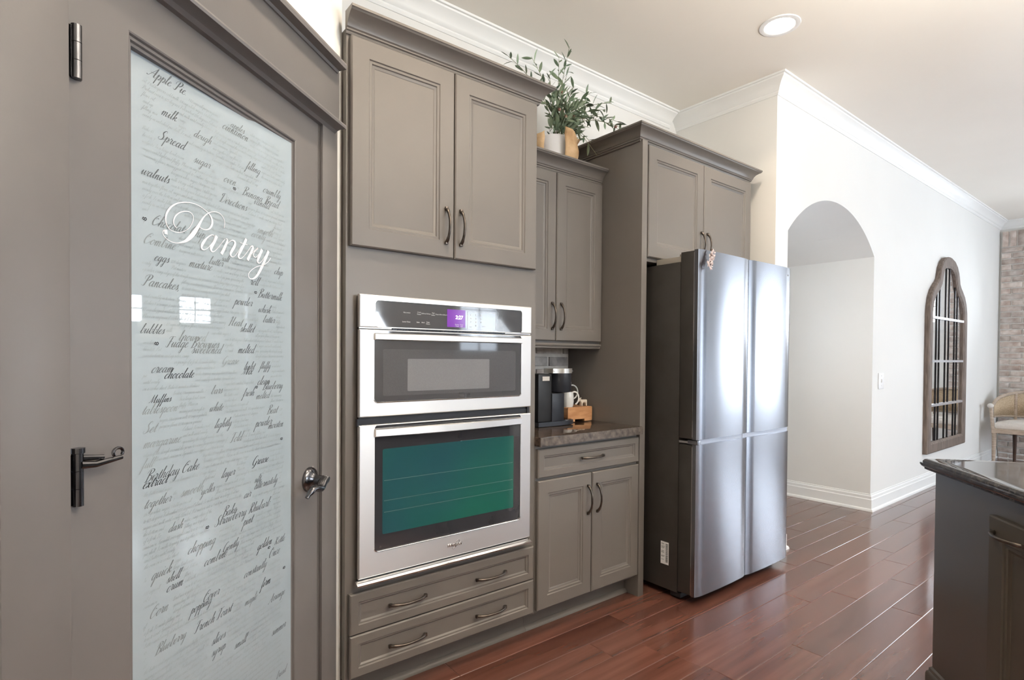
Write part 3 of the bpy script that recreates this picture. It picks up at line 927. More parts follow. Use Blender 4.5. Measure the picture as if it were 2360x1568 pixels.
class Letters:
    def __init__(s):
        s.v, s.f, s.k = [], [], 0
    def put(s, text, x, z, xh, heavy):
        for c in text:
            if c not in GLYPH:
                x += 0.62 * xh
                continue
            adv, gv, gf = glyph(c, heavy)
            s.v.append(gv * xh + np.array((x, z)))
            s.f.append(gf + s.k)
            s.k += len(gv)
            x += adv * xh
        return x
    def build(s, name, mat, parent, off, label):
        v = np.concatenate(s.v)
        verts = [tuple(MPANE @ Vector((a, -off, b))) for a, b in v]
        me = bpy.data.meshes.new(name)
        me.from_pydata(verts, [], np.concatenate(s.f).tolist())
        me.materials.append(mat)
        o = bpy.data.objects.new(name, me)
        COL.objects.link(o)
        o.parent = parent
        o['label'] = label
        return o

ink = [M('pale_grey_print', (0.25, 0.285, 0.30), 0.5), M('grey_print', (0.17, 0.195, 0.205), 0.5), M('dark_grey_print', (0.105, 0.122, 0.133), 0.5), M('black_print', (0.03, 0.035, 0.04), 0.5)]
faint = M('faint_grey_print', (0.27, 0.31, 0.325), 0.5)
for m_ in ink + [faint]:
    c_ = m_.node_tree.nodes['Principled BSDF'].inputs['Base Color'].default_value[:3]
    noise_color(m_, tuple(q * 0.85 for q in c_), tuple(q * 1.15 for q in c_), nscale=9)
boxes = []
sets = [Letters() for _ in range(4)]
for (w, s0, z, s1, bold) in WORDS:
    xh = min((s1 - s0) / word_width(w), 0.0115)
    sets[bold].put(w, s0, z - xh * 0.2, xh, True)
    boxes.append((s0 - 0.006, s1 + 0.006, z - xh * 1.1, z + xh * 2.0))
for (s, z) in ORNAMENTS:
    L_ = sets[3]
    for stq in ("0,30 30,90 70,80 60,30 20,20", "60,30 110,10 150,60 120,100 90,70"):
        P = [tuple(float(q) / 100 * 0.0065 for q in p.split(',')) for p in stq.split()]
        C_ = np.array(catmull(P, 4)) + np.array((s, z))
        L_.v.append(ribbon(C_, [0.0009] * len(C_)))
        n_ = len(C_)
        L_.f.append(np.array([(L_.k + 2 * i, L_.k + 2 * i + 1, L_.k + 2 * i + 3, L_.k + 2 * i + 2) for i in range(n_ - 1)]))
        L_.k += 2 * n_
RECIPE = ("Ingredients 1 1/2 cups all purpose flour, 1 teaspoon white sugar, 1 teaspoon salt, 1/2 cup vegetable oil, 2 tablespoons cold milk. "
          "3/4 cup white sugar, 3 tablespoons all purpose flour, 1/2 teaspoon ground cinnamon. Preheat oven to 425 degrees Fahrenheit (220 degrees Celsius). "
          "To make crust, in a large bowl mix together flour, oil, sugar and milk until evenly blended. Pat mixture into a 9 inch pie pan, spreading the dough evenly over the bottom and up sides, "
          "crimp edges of the dough around the perimeter using fingertips or prongs of a fork. To make filling, mix together sugar, flour and cinnamon. "
          "Sprinkle over apples and toss to coat. Spread evenly in unbaked pie shell. To make topping, mix together 1/2 cup flour, 1/2 cup sugar and butter until evenly distributed and crumbly in texture. "
          "Sprinkle over apples. Put pie in the oven on a cookie sheet. Bake 45 minutes. Makes 8 servings. 2 cups butter melted, 1 cup white sugar, 2 eggs beaten, 1 teaspoon vanilla, "
          "2 medium bananas sliced, 1/2 cup chopped walnuts. In a large bowl cream together the butter and sugar until light and fluffy. Place on ungreased cookie sheet. Fold in the remaining flour, mixing just enough to combine. ")
light_text, mid_text = Letters(), Letters()
pos = 0
words = RECIPE.split()
z = 1.7775
XH = 0.0043
row = 0
r3 = random.Random(5)
while z > 0.30:
    s = 0.687 + r3.uniform(0, 0.003)
    row += 1
    while s < 1.135:
        w = words[pos % len(words)]
        pos += 1
        ww = word_width(w, False) * XH
        hit = [b for b in boxes if s < b[1] and s + ww > b[0] and z + XH * 1.2 > b[2] and z - XH * 0.3 < b[3]]
        if hit:
            s = max(b[1] for b in hit)
            continue
        if s + ww > 1.156:
            break
        tgt = mid_text if (math.sin(z * 9.0 + s * 6.0) + r3.uniform(-0.6, 0.6)) > 0.55 else light_text
        s = tgt.put(w, s, z, XH, False) + 0.45 * XH
    z -= 0.0137
light_text.build('recipe_lettering', faint, pane, 0.0004, 'rows of fine faint grey script recipe text')
mid_text.build('recipe_lettering', ink[0], pane, 0.0004, 'fine grey script recipe text')
for k in range(4):
    sets[k].build('word_lettering', ink[k], pane, 0.0006, 'larger script recipe words in %s' % ('pale grey', 'grey', 'dark grey', 'black')[k])
white_print = M('white_print', (0.88, 0.88, 0.92), 0.4)
noise_color(white_print, (0.86, 0.86, 0.90), (0.90, 0.90, 0.94), nscale=4)
big = Letters()
for stq in PANTRY:
    a = np.array(stq)
    C_ = np.array(catmull(a[:, :2], 8))
    hw = np.array(catmull([(w, 0) for w in a[:, 2]], 8))[:, 0]
    hw = np.clip(hw * 1.12, 0.0003, 1)
    big.v.append(ribbon(C_, hw))
    n_ = len(C_)
    big.f.append(np.array([(big.k + 2 * i, big.k + 2 * i + 1, big.k + 2 * i + 3, big.k + 2 * i + 2) for i in range(n_ - 1)]))
    big.k += 2 * n_
big.build('title_lettering', white_print, pane, 0.0012, 'large white script word Pantry')
# ------------------------------------------------------------------ cabinets
YD, YF = 1.7947, 1.8147          # door fronts, face frames
def rings(fw, y=0.0):
    return [(0.0, y + 0.019), (0.0, y + 0.004), (0.004, y), (fw, y), (fw + 0.003, y + 0.0035), (fw + 0.011, y + 0.0035), (fw + 0.014, y + 0.007),
            (fw + 0.020, y + 0.0085), (fw + 0.024, y + 0.011), (fw + 0.030, y + 0.011)]
def cab_door(parent, x0, x1, z0, z1, y=YD, fw=0.062, name='door'):
    rg = rings(fw, y)
    if name == 'drawer':       # flatter single step on the drawer fronts
        rg = [(0.0, y + 0.019), (0.0, y + 0.004), (0.004, y), (fw, y), (fw + 0.003, y + 0.004), (fw + 0.008, y + 0.005), (fw + 0.013, y + 0.010)]
    return part(name, MB().loops(x0, x1, z0, z1, rg), cab, parent, smooth=20)

def pull_mesh(L=0.128, out=0.030):
    """arched bar pull along local Z, standing off towards -Y"""
    mb = MB()
    n = 18
    pts = []
    for i in range(n + 1):
        t = i / n
        a = math.pi * t
        z = -L / 2 + L * t
        y = -out * min(1.0, (math.sin(a) ** 0.55) if 0 < t < 1 else 0.0)
        pts.append((0, y, z))
    rad = [0.0062 if (i < 3 or i > n - 3) else 0.0048 for i in range(n + 1)]
    mb.tube(pts, rad, 10, flat=1.0, ref=(1, 0, 0))
    for s in (-1, 1):
        mb.box(-0.0062, 0.0062, -0.010, 0.0, s * L / 2 - 0.006, s * L / 2 + 0.006, b=0.002)
    me = mb.mesh('handle', 45)
    me.materials.append(bronze)
    return me
PULL = pull_mesh()
PULL_L = pull_mesh(0.14, 0.028)
def vpull(parent, x, z, y=YD):
    return inst('handle', PULL, parent, (x, y, z))
def hpull(parent, x, z, y=YD):
    return inst('handle', PULL_L, parent, (x, y, z), (0, math.pi / 2, 0))

CROWN_C = [(0, 0), (0.006, 0.0), (0.008, 0.004), (0.008, 0.009), (0.013, 0.011), (0.013, 0.016), (0.017, 0.020), (0.021, 0.032),
           (0.031, 0.046), (0.043, 0.055), (0.052, 0.059), (0.055, 0.064), (0.058, 0.066), (0.058, 0.074), (0, 0.074)]
def cab_crown(path, z0, sc=1.0):
    return MB().sweep(path, [(o * sc, z0 + h * sc) for o, h in CROWN_C])

# --- oven tower
TX0, TX1 = 0.7248, 1.5635
tower = thing('oven_tower_cabinet', 'tall taupe cabinet housing the wall oven, between pantry wall and coffee counter', 'cabinet', ((TX0 + TX1) / 2, 2.1, 0))
b = MB()
for xa in (TX0, TX1 - 0.018):
    b.box(xa, xa + 0.018, YF + 0.02, WALL_Y, 0.1, 2.30)
    b.box(xa, xa + 0.018, 1.9005, WALL_Y, 0.0, 0.1)
b.box(TX0 + 0.018, TX1 - 0.018, WALL_Y - 0.01, WALL_Y, 0.1, 2.30)
for zz in (0.105, 0.44, 1.415, 2.28):
    b.box(TX0 + 0.018, TX1 - 0.018, YF + 0.02, WALL_Y - 0.01, zz, zz + 0.018)
part('carcass', b, cab, tower)
b = MB()
b.box(TX0, 0.776, YF, YF + 0.02, 0.10, 2.30)
b.box(1.498, TX1, YF, YF + 0.02, 0.10, 2.30)
b.box(0.776, 1.498, YF, YF + 0.02, 0.10, 0.46)
b.box(0.776, 1.498, YF, YF + 0.02, 1.402, 2.30)
part('face_frame', b, cab, tower, smooth=20)
d = cab_door(tower, 0.735, 1.1375, 1.5774, 2.2745)
vpull(d, 1.102, 1.696)
d = cab_door(tower, 1.1425, 1.5486, 1.5774, 2.2745)
vpull(d, 1.167, 1.696)
for (z0, z1, hz) in ((0.2615, 0.4010, 0.330), (0.1137, 0.2580, 0.1855)):
    d = cab_door(tower, 0.735, 1.5486, z0, z1, fw=0.030, name='drawer')
    hpull(d, 0.951, hz)
    hpull(d, 1.322, hz)
part('crown_moulding', cab_crown([(TX0 - 0.004, YF), (TX1, YF), (TX1, WALL_Y)], 2.279), cab, tower, smooth=25)
b = MB()
b.box(TX0, TX1 + 0.003, 1.885, 1.90, 0.0, 0.104)
part('toe_kick', b, cab, tower)
b = MB()
b.prism([(1.885, 0.0), (1.867, 0.0), (1.868, 0.008), (1.873, 0.015), (1.885, 0.02)], 'x', TX0, TX1 + 0.002)
part('shoe_moulding', b, cab, tower, smooth=40)

# --- base cabinet
BX0, BX1 = 1.5645, 2.2425
basec = thing('base_cabinet', 'taupe base cabinet under the granite counter with one drawer and two doors', 'cabinet', ((BX0 + BX1) / 2, 2.05, 0))
b = MB()
for xa in (BX0, BX1 - 0.018):
    b.box(xa, xa + 0.018, YF + 0.02, WALL_Y, 0.1, 0.824)
    b.box(xa, xa + 0.018, 1.9005, WALL_Y, 0.0, 0.1)
b.box(BX0 + 0.018, BX1 - 0.018, YF + 0.02, WALL_Y, 0.105, 0.123)
b.box(BX0 + 0.018, BX1 - 0.018, YF + 0.02, WALL_Y, 0.806, 0.824)
part('carcass', b, cab, basec)
b = MB()
b.box(BX0, BX0 + 0.035, YF, YF + 0.02, 0.10, 0.824)
b.box(BX1 - 0.035, BX1, YF, YF + 0.02, 0.10, 0.824)
for (z0, z1) in ((0.10, 0.13), (0.665, 0.70), (0.795, 0.824)):
    b.box(BX0 + 0.035, BX1 - 0.035, YF, YF + 0.02, z0, z1)
part('face_frame', b, cab, basec, smooth=20)
d = cab_door(basec, 1.5705, 2.2390, 0.6865, 0.8110, fw=0.030, name='drawer')
hpull(d, 1.904, 0.748)
d = cab_door(basec, 1.5705, 1.9005, 0.1137, 0.6735, fw=0.056)
vpull(d, 1.874, 0.552)
d = cab_door(basec, 1.9055, 2.2390, 0.1137, 0.6735, fw=0.056)
vpull(d, 1.936, 0.552)
b = MB()
b.box(TX1 + 0.004, BX1, 1.885, 1.90, 0.0, 0.104)
part('toe_kick', b, cab, basec)
part('shoe_moulding', MB().prism([(1.885, 0.0), (1.867, 0.0), (1.868, 0.008), (1.873, 0.015), (1.885, 0.02)], 'x', TX1 + 0.003, BX1), cab, basec, smooth=40)

# --- granite counter
ct = thing('granite_countertop', 'dark brown polished granite countertop under the coffee maker', 'countertop', (1.9, 2.0, 0.825))
part('slab', MB().box(1.5645, 2.2425, 1.7786, 2.30, 0.8255, 0.865, b=0.002), granite, ct, smooth=20)
mb = MB().box(1.5645, 2.2425, 1.7746, 1.7784, 0.8265, 0.8635)
part('rough_edge', mb, granite_edge, ct, label='rough mottled granite front edge', smooth=0)

# --- brick backsplash
bs = thing('brick_backsplash', 'whitewashed brick backsplash behind the coffee maker', 'backsplash', (1.9, 2.35, 0.866))
part('mortar', MB().box(1.5645, 2.2425, 2.312, WALL_Y - 0.0005, 0.866, 1.275), mortar_m, bs)
wash_m = M('grey_whitewashed_brick', (0.5, 0.47, 0.45), 0.9, spec=0.2)
noise_color(wash_m, (0.36, 0.33, 0.32), (0.66, 0.63, 0.60), nscale=18, detail=6, lo=0.3, hi=0.7, objinfo=0.2)
bump(wash_m, 60, 0.5, 0.004)
bb = [rough_brick(0.183, 0.014, 0.049, k + 40) for k in range(3)]
bh = [rough_brick(0.085, 0.014, 0.049, k + 50) for k in range(2)]
for me in bb + bh:
    me.materials.append(wash_m)
z = 1.2515
row = 0
while z > 0.87:
    xr = 2.2275 if row % 2 else 2.232
    first = True
    while xr > 1.60:
        half = first and row % 2 == 0
        w = 0.04 if half else 0.183
        wd = 0.183
        if first and row % 2 == 0:
            me = bh[0]
            inst('brick', me, bs, (xr - 0.0175, 2.308, z), scale=(0.41, 1, 1))
            xr -= 0.035 + 0.018
        elif xr - wd < 1.58:
            break
        else:
            wd = 0.137 if (first and row % 2 == 1) else 0.183
            inst('brick', rng.choice(bb), bs, (xr - wd / 2, 2.308, z), (0, rng.choice((0, math.pi)), 0), scale=(wd / 0.183, 1, 1))
            xr -= wd + 0.018
        first = False
    z -= 0.0675
    row += 1

# --- upper cabinet over the counter
YU = 2.0545
upper = thing('upper_cabinet', 'taupe two-door wall cabinet hanging above the coffee counter', 'cabinet', (1.9, 2.24, 1.27))
b = MB()
b.box(1.5645, 2.2425, YU + 0.04, WALL_Y - 0.001, 1.278, 2.134)
part('carcass', b, cab, upper)
b = MB()
b.box(1.5645, 1.60, YU + 0.02, YU + 0.04, 1.278, 2.15)
b.box(2.2075, 2.2425, YU + 0.02, YU + 0.04, 1.278, 2.15)
b.box(1.60, 2.2075, YU + 0.02, YU + 0.04, 1.278, 1.30)
b.box(1.60, 2.2075, YU + 0.02, YU + 0.04, 2.10, 2.15)
part('face_frame', b, cab, upper, smooth=20)
d = cab_door(upper, 1.5705, 1.9040, 1.2905, 2.1295, y=YU, fw=0.056)
vpull(d, 1.878, 1.413, YU)
d = cab_door(upper, 1.9085, 2.2385, 1.2905, 2.1295, y=YU, fw=0.056)
vpull(d, 1.938, 1.413, YU)
part('crown_moulding', cab_crown([(1.5645, YU + 0.02), (2.2425, YU + 0.02)], 2.134, 1.0), cab, upper, smooth=25)
part('top_panel', MB().box(1.5645, 2.2425, YU + 0.02, WALL_Y - 0.001, 2.1505, 2.1605), cab, upper)
part('light_rail', MB().sweep([(1.5645, YU + 0.02), (2.2425, YU + 0.02)], [(-0.02, 1.278), (-0.02, 1.252), (0.0, 1.252), (0.006, 1.256), (0.006, 1.262), (0.012, 1.266), (0.014, 1.272), (0.012, 1.278)]), cab, upper, smooth=25)

# --- refrigerator cabinet with tall side panel
fc = thing('refrigerator_cabinet', 'taupe cabinet above the refrigerator with tall brown side panel', 'cabinet', (2.76, 2.1, 0))
FX0, FX1 = 2.2435, 3.292
part('side_panel', MB().box(FX0, 2.284, YD, WALL_Y - 0.001, 0.0, 2.30, b=0.0015), cab, fc, smooth=20)
b = MB()
b.box(2.2842, FX1, YF + 0.02, WALL_Y - 0.001, 1.70, 1.718)
b.box(2.2842, FX1, YF + 0.02, WALL_Y - 0.001, 2.282, 2.30)
b.box(FX1 - 0.018, FX1, YF + 0.02, WALL_Y - 0.001, 1.718, 2.282)
b.box(2.2842, FX1 - 0.018, WALL_Y - 0.012, WALL_Y - 0.001, 1.718, 2.282)
part('carcass', b, cab, fc)
b = MB()
b.box(2.2842, 2.32, YF, YF + 0.02, 1.70, 2.30)
b.box(FX1 - 0.035, FX1, YF, YF + 0.02, 1.70, 2.30)
b.box(2.32, FX1 - 0.035, YF, YF + 0.02, 1.70, 1.74)
b.box(2.32, FX1 - 0.035, YF, YF + 0.02, 2.26, 2.30)
part('face_frame', b, cab, fc, smooth=20)
d = cab_door(fc, 2.296, 2.7810, 1.7206, 2.286)
vpull(d, 2.757, 1.842)
d = cab_door(fc, 2.7865, 3.287, 1.7206, 2.286)
vpull(d, 2.815, 1.842)
part('crown_moulding', cab_crown([(FX0, WALL_Y - 0.001), (FX0, YF), (FX1, YF), (FX1, WALL_Y - 0.001)], 2.292), cab, fc, smooth=25)
# ------------------------------------------------------------------ built-in combination oven
OX0, OX1, YO = 0.7598, 1.5154, 1.7827
oven = thing('wall_oven', 'stainless steel microwave and oven combination built into the tall cabinet', 'oven', ((OX0 + OX1) / 2, 2.0, 0.43))
chas = MB()
chas.box(0.779, 1.495, YF - 0.001, 2.38, 0.462, 1.398)
chas.box(OX0 + 0.004, OX1 - 0.004, YO + 0.014, YF - 0.0015, 0.446, 1.412)
part('chassis', chas, black_plastic, oven)

def rrect(x0, x1, z0, z1, r, n=6, corners=(1, 1, 1, 1)):
    """rounded rectangle outline (x, z); corners: bl, br, tr, tl"""
    pts = []
    for (cx_, cz_, a0, on) in ((x0 + r, z0 + r, 180, corners[0]), (x1 - r, z0 + r, 270, corners[1]), (x1 - r, z1 - r, 0, corners[2]), (x0 + r, z1 - r, 90, corners[3])):
        if not on:
            pts.append((x0 if cx_ < (x0 + x1) / 2 else x1, z0 if cz_ < (z0 + z1) / 2 else z1))
            continue
        for k in range(n + 1):
            a = math.radians(a0 + 90 * k / n)
            pts.append((cx_ + r * math.cos(a), cz_ + r * math.sin(a)))
    return pts

def framed(x0, x1, z0, z1, hole, y0, y1, r=0.012):
    """plate with a rounded rectangular hole, front y0, back y1, with small outer chamfer"""
    hp = rrect(*hole, r)
    n = len(hp)
    cxm, czm = (hole[0] + hole[1]) / 2, (hole[2] + hole[3]) / 2
    outp = []
    per = n // 4
    quad = [(x0, z0), (x1, z0), (x1, z1), (x0, z1)]
    mb = MB()
    for (y, c) in ((y0, 0.0025), (y1, 0.0)):
        pass
    # outer points: project hole points onto the rectangle, corner groups share the corner
    for i, (px, pz) in enumerate(hp):
        outp.append(quad[i // per])
    def ring(pts, y):
        k = len(mb.v)
        mb.v += [(p[0], y, p[1]) for p in pts]
        return k
    c = 0.003
    inn = [(max(x0 + c, min(x1 - c, p[0])), max(z0 + c, min(z1 - c, p[1]))) for p in outp]
    ks = [ring(hp, y1), ring(hp, y0), ring(inn, y0), ring(outp, y0 + c), ring(outp, y1)]
    for a, b in zip(ks[:-1], ks[1:]):
        for i in range(n):
            j = (i + 1) % n
            mb.f.append((a + i, a + j, b + j, b + i))
    # drop degenerate quads
    good = []
    for f in mb.f:
        u = []
        for i in f:
            if not any((Vector(mb.v[i]) - Vector(mb.v[j])).length < 1e-7 for j in u):
                u.append(i)
        if len(u) >= 3:
            good.append(tuple(u))
    mb.f = good
    return mb

# control panel
cp_ = part('control_panel', framed(OX0, OX1, 1.3055, 1.4161, (0.8177, 1.4627, 1.3065, 1.3985), YO, YO + 0.016), steel, oven, smooth=30)
glass = part('control_glass', MB().prism(rrect(0.8190, 1.4615, 1.3070, 1.3975, 0.010), 'y', YO + 0.0015, YO + 0.012), black_glass, cp_, smooth=20)
disp_m = M('violet_display', (0.03, 0.006, 0.05), 0.1, emit=(0.22, 0.03, 0.42), estr=0.55)
noise_color(disp_m, (0.02, 0.004, 0.03), (0.05, 0.01, 0.08), nscale=12)
digit_m = M('white_display_digits', (0.8, 0.8, 0.8), 0.4, emit=(1, 0.98, 1), estr=1.6)
noise_color(digit_m, (0.78, 0.78, 0.78), (0.82, 0.82, 0.82), nscale=9)
label_m = M('pale_button_print', (0.66, 0.67, 0.7), 0.5)
noise_color(label_m, (0.64, 0.65, 0.68), (0.68, 0.69, 0.72), nscale=9)
part('display', MB().prism(rrect(1.103, 1.184, 1.3185, 1.3845, 0.002), 'y', YO + 0.0007, YO + 0.0014), disp_m, cp_, smooth=0)
part('clock_digits', on_front(text_mesh('2:27', 0.019, shear=0.1, bold=0.0003), 1.139, YO + 0.0004, 1.3495), digit_m, cp_)
def lettering(txt, x, z, size, mat, parent, y, shear=0.0, align='CENTER', name='button_lettering', bold=0.0):
    return part(name, on_front(text_mesh(txt, size, shear=shear, align=align, bold=bold), x, y, z), mat, parent)
for txt, x, z in (('Microwave', 0.936, 1.3605), ('Cook', 0.985, 1.3640), ('Power', 0.985, 1.3570), ('Defrost', 1.004, 1.3605), ('Reheat', 1.024, 1.3605), ('Melt', 1.043, 1.3640), ('Soften', 1.043, 1.3570),
                  ('Popcorn', 1.063, 1.3605), ('Sensor', 1.0805, 1.3605), ('Steam', 1.095, 1.3605), ('Lower Oven', 0.934, 1.3280), ('Bake', 0.981, 1.3280), ('Broil', 1.001, 1.3280), ('Keep', 1.0215, 1.3300), ('Warm', 1.0215, 1.3235),
                  ('Kitchen', 1.147, 1.3265), ('Timer', 1.147, 1.3205), ('Oven', 1.167, 1.3265), ('Light', 1.167, 1.3205)):
    lettering(txt, x, z, 0.0062, label_m, cp_, YO + 0.0005)
for i, dgt in enumerate('1234567890'):
    cx_, rz = (i % 3, i // 3) if dgt != '0' else (1, 3)
    lettering(dgt, 1.209 + cx_ * 0.024, 1.3655 - rz * 0.0135, 0.0078, label_m, cp_, YO + 0.0006, bold=0.0002)
lettering('START', 1.272, 1.3235, 0.0058, label_m, cp_, YO + 0.0006)
lettering('OFF', 1.209, 1.3195, 0.0058, label_m, cp_, YO + 0.0006)
kb = MB()
for (xa, xb, za, zb) in ((1.194, 1.330, 1.3805, 1.3811), (1.194, 1.330, 1.3125, 1.3131), (1.194, 1.1946, 1.3131, 1.3805), (1.3294, 1.330, 1.3131, 1.3805)):
    kb.box(xa, xb, YO + 0.0008, YO + 0.0014, za, zb)
part('keypad_outline', kb, label_m, cp_, smooth=0)
# vent strip between panel and microwave
vs_ = MB()
vs_.box(OX0 + 0.002, 0.88, YO + 0.006, YO + 0.016, 1.3012, 1.3050)
vent = part('vent_strip', vs_, steel, oven, smooth=0)
part('vent_strip', MB().box(1.38, OX1 - 0.002, YO + 0.006, YO + 0.016, 1.3012, 1.3050), steel, oven, smooth=0)
sl = MB()
for k in range(96):
    xk = 0.884 + k * 0.00515
    sl.box(xk, xk + 0.0016, YO + 0.006, YO + 0.013, 1.2985, 1.3050)
part('vent_slots', sl, dark_nickel, vent, smooth=0, kind='stuff')

def appliance_door(name, z0, z1, hole, win, bar, inner_mat, bow):
    d = part(name, framed(OX0, OX1, z0, z1, hole, YO, YO + 0.015), steel, oven, smooth=30)
    g = part('door_glass', MB().prism(rrect(hole[0] + 0.0005, hole[1] - 0.0005, hole[2] + 0.0005, hole[3] - 0.0005, 0.012), 'y', YO + 0.0025, YO + 0.013), black_glass, d, smooth=20)
    part('window', MB().prism(rrect(*win, 0.006), 'y', YO + 0.0018, YO + 0.0024), inner_mat, g, smooth=0)
    # chrome bead around the lower edge of the glass
    hp = rrect(*hole, 0.012)
    pts = [(p[0], YO - 0.0005, p[1]) for p in hp[:14]]
    part('glass_bead', MB().tube(pts, 0.0022, 6), chrome, d, smooth=60)
    # wide bar handle across the top
    hb = MB()
    n = 20
    x0, x1, za, zb = bar
    for i in range(n + 1):
        t = i / n
        x = x0 + (x1 - x0) * t
        y = YO - 0.004 - bow * math.sin(math.pi * t)
        for (dy, z) in ((0.0, za), (-0.006, za + 0.003), (-0.006, zb - 0.003), (0.0, zb), (0.012, zb), (0.012, za)):
            hb.v.append((x, y + dy, z))
    for i in range(n):
        for k in range(6):
            a, b = i * 6 + k, i * 6 + (k + 1) % 6
            hb.f.append((a, b, b + 6, a + 6))
    hb.f += [tuple(range(6))[::-1], tuple(range(n * 6, n * 6 + 6))]
    part('handle', hb, steel, d, smooth=40)
    return d, g
mw_win = M('microwave_window', (0.06, 0.062, 0.07), 0.05, spec=0.8, coat=0.5)
noise_color(mw_win, (0.055, 0.057, 0.065), (0.065, 0.067, 0.075), nscale=300)
md, mg = appliance_door('microwave_door', 1.0005, 1.2975, (0.8134, 1.4600, 1.0480, 1.2960), (0.846, 1.432, 1.070, 1.232), (0.8134, 1.4600, 1.2625, 1.2860), mw_win, 0.004)
mesh_m = M('pale_window_screen', (0.17, 0.175, 0.19), 0.06, spec=0.7, coat=0.4)
noise_color(mesh_m, (0.16, 0.165, 0.18), (0.18, 0.185, 0.2), nscale=400)
part('viewing_screen', MB().prism(rrect(0.940, 1.299, 1.0838, 1.1985, 0.004), 'y', YO + 0.0012, YO + 0.0017), mesh_m, mg, smooth=0)
teal = M('teal_oven_glass', (0.012, 0.11, 0.10), 0.05, spec=0.8, coat=0.5)
noise_color(teal, (0.02, 0.080, 0.10), (0.016, 0.11, 0.085), nscale=1.6, scale=(1.5, 1, 1), detail=1.0, lo=0.35, hi=0.6)
od, og = appliance_door('oven_door', 0.4516, 0.9725, (0.8160, 1.4600, 0.5345, 0.9705), (0.846, 1.425, 0.590, 0.886), (0.8160, 1.4600, 0.9300, 0.9590), teal, 0.020)
rack_m = M('oven_rack_wire', (0.12, 0.2, 0.19), 0.3, metal=0.4)
noise_color(rack_m, (0.11, 0.19, 0.18), (0.13, 0.21, 0.2), nscale=7)
for zr in (0.665, 0.705, 0.775):
    part('oven_rack', MB().box(0.852, 1.42, YO + 0.0014, YO + 0.00175, zr, zr + 0.0016), rack_m, og, smooth=0)
# gap between the two doors
gp = MB()
gp.box(OX0 - 0.003, OX0 + 0.012, YO + 0.008, YO + 0.024, 0.968, 0.994)
gp.box(OX1 - 0.016, OX1 - 0.004, YO + 0.006, YO + 0.016, 0.974, 0.999)
gp.box(OX0 + 0.012, OX1 - 0.016, YO + 0.010, YO + 0.0138, 0.978, 0.992)
part('door_gap_trim', gp, satin_black, oven, smooth=0)
part('bottom_trim', MB().prism([(YF - 0.0015, 0.4290), (YO - 0.010, 0.4290), (YO - 0.012, 0.4315), (YO - 0.012, 0.4350), (YO + 0.008, 0.4455), (YF - 0.0015, 0.4455)], 'x', OX0 - 0.008, OX1 - 0.001), chrome, oven, smooth=20)
# maker's emblem on the oven door
logo = text_mesh('Whirlpool', 0.0155, shear=0.25, extrude=0.0012, bold=0.0002)
part('emblem_lettering', on_front(logo, 1.106, YO - 0.0008, 0.4905), chrome, od)
pts = []
for k in range(25):
    a = math.radians(200 + 300 * k / 24)
    pts.append((1.146 + 0.024 * math.cos(a) * 0.55 + 0.010 * math.sin(a) * 0.9, YO - 0.0012, 0.4955 + 0.017 * math.sin(a) * 0.8 + 0.006 * math.cos(a)))
part('emblem_swoosh', MB().tube(pts, 0.0009, 6), chrome, od)

# ------------------------------------------------------------------ refrigerator
GX0, GX1, GXM, YG = 2.369, 3.298, 2.8336, 1.5425
fr = thing('refrigerator', 'stainless four-door refrigerator with charcoal sides', 'refrigerator', ((GX0 + GX1) / 2, 1.95, 0))
part('body', MB().box(GX0 + 0.002, GX1 - 0.002, 1.655, 2.37, 0.035, 1.683, b=0.003), fridge_side, fr, smooth=20)
top_m = M('beige_grey_top_cap', (0.33, 0.30, 0.26), 0.5)
noise_color(top_m, (0.32, 0.29, 0.25), (0.34, 0.31, 0.27), nscale=8)
part('top_cap', MB().box(GX0 + 0.004, GX1 - 0.004, 1.655, 1.802, 1.6835, 1.712, b=0.003), top_m, fr, smooth=20)
for x in (GX0 + 0.006, GX1 - 0.056):
    part('hinge_cover', MB().box(x, x + 0.05, 1.585, 1.665, 1.705, 1.7235, b=0.004), top_m, fr)
def fridge_door(name, x0, x1, z0, z1, side_left):
    n = 14
    mb = MB()
    prof = []
    for i in range(n + 1):
        t = i / n
        x = x0 + (x1 - x0) * t
        e = min(1.0, t * n / 1.0, (1 - t) * n / 1.0)
        bul = 0.007 * (1 - (2 * t - 1) ** 2)
        edge = 0.006 * (1 - min(1, t * n)) + 0.006 * (1 - min(1, (1 - t) * n))
        prof.append((x, YG + 0.007 - bul + edge))
    k = len(prof)
    poly = prof + [(x1, YG + 0.034), (x0, YG + 0.034)]
    mb.prism([(p[0], p[1]) for p in poly], 'z', z0, z1)
    d = part(name, mb, fridge_steel, fr, smooth=30)
    part('door_liner', MB().box(x0 + 0.001, x1 - 0.001, YG + 0.0345, 1.652, z0 + 0.002, z1 - 0.004, b=0.002), fridge_side, d, smooth=20)
    ch = MB()
    xs = x0 if side_left else x1
    ch.box(xs - 0.0004, xs + 0.0004, YG + 0.033, YG + 0.036, z0 + 0.01, z1 - 0.012)
    part('edge_trim', ch, chrome, d, smooth=0)
    return d
fridge_door('upper_door', GX0, GXM - 0.002, 0.8116, 1.7338, True)
ur = fridge_door('upper_door', GXM + 0.002, GX1, 0.8116, 1.7338, False)
ll = fridge_door('lower_door', GX0, GXM - 0.002, 0.045, 0.7870, True)
lr = fridge_door('lower_door', GXM + 0.002, GX1, 0.045, 0.7870, False)
recess_m = M('pale_recess_grip', (0.5, 0.53, 0.6), 0.35, metal=0.6)
noise_color(recess_m, (0.48, 0.51, 0.58), (0.52, 0.55, 0.62), nscale=8)
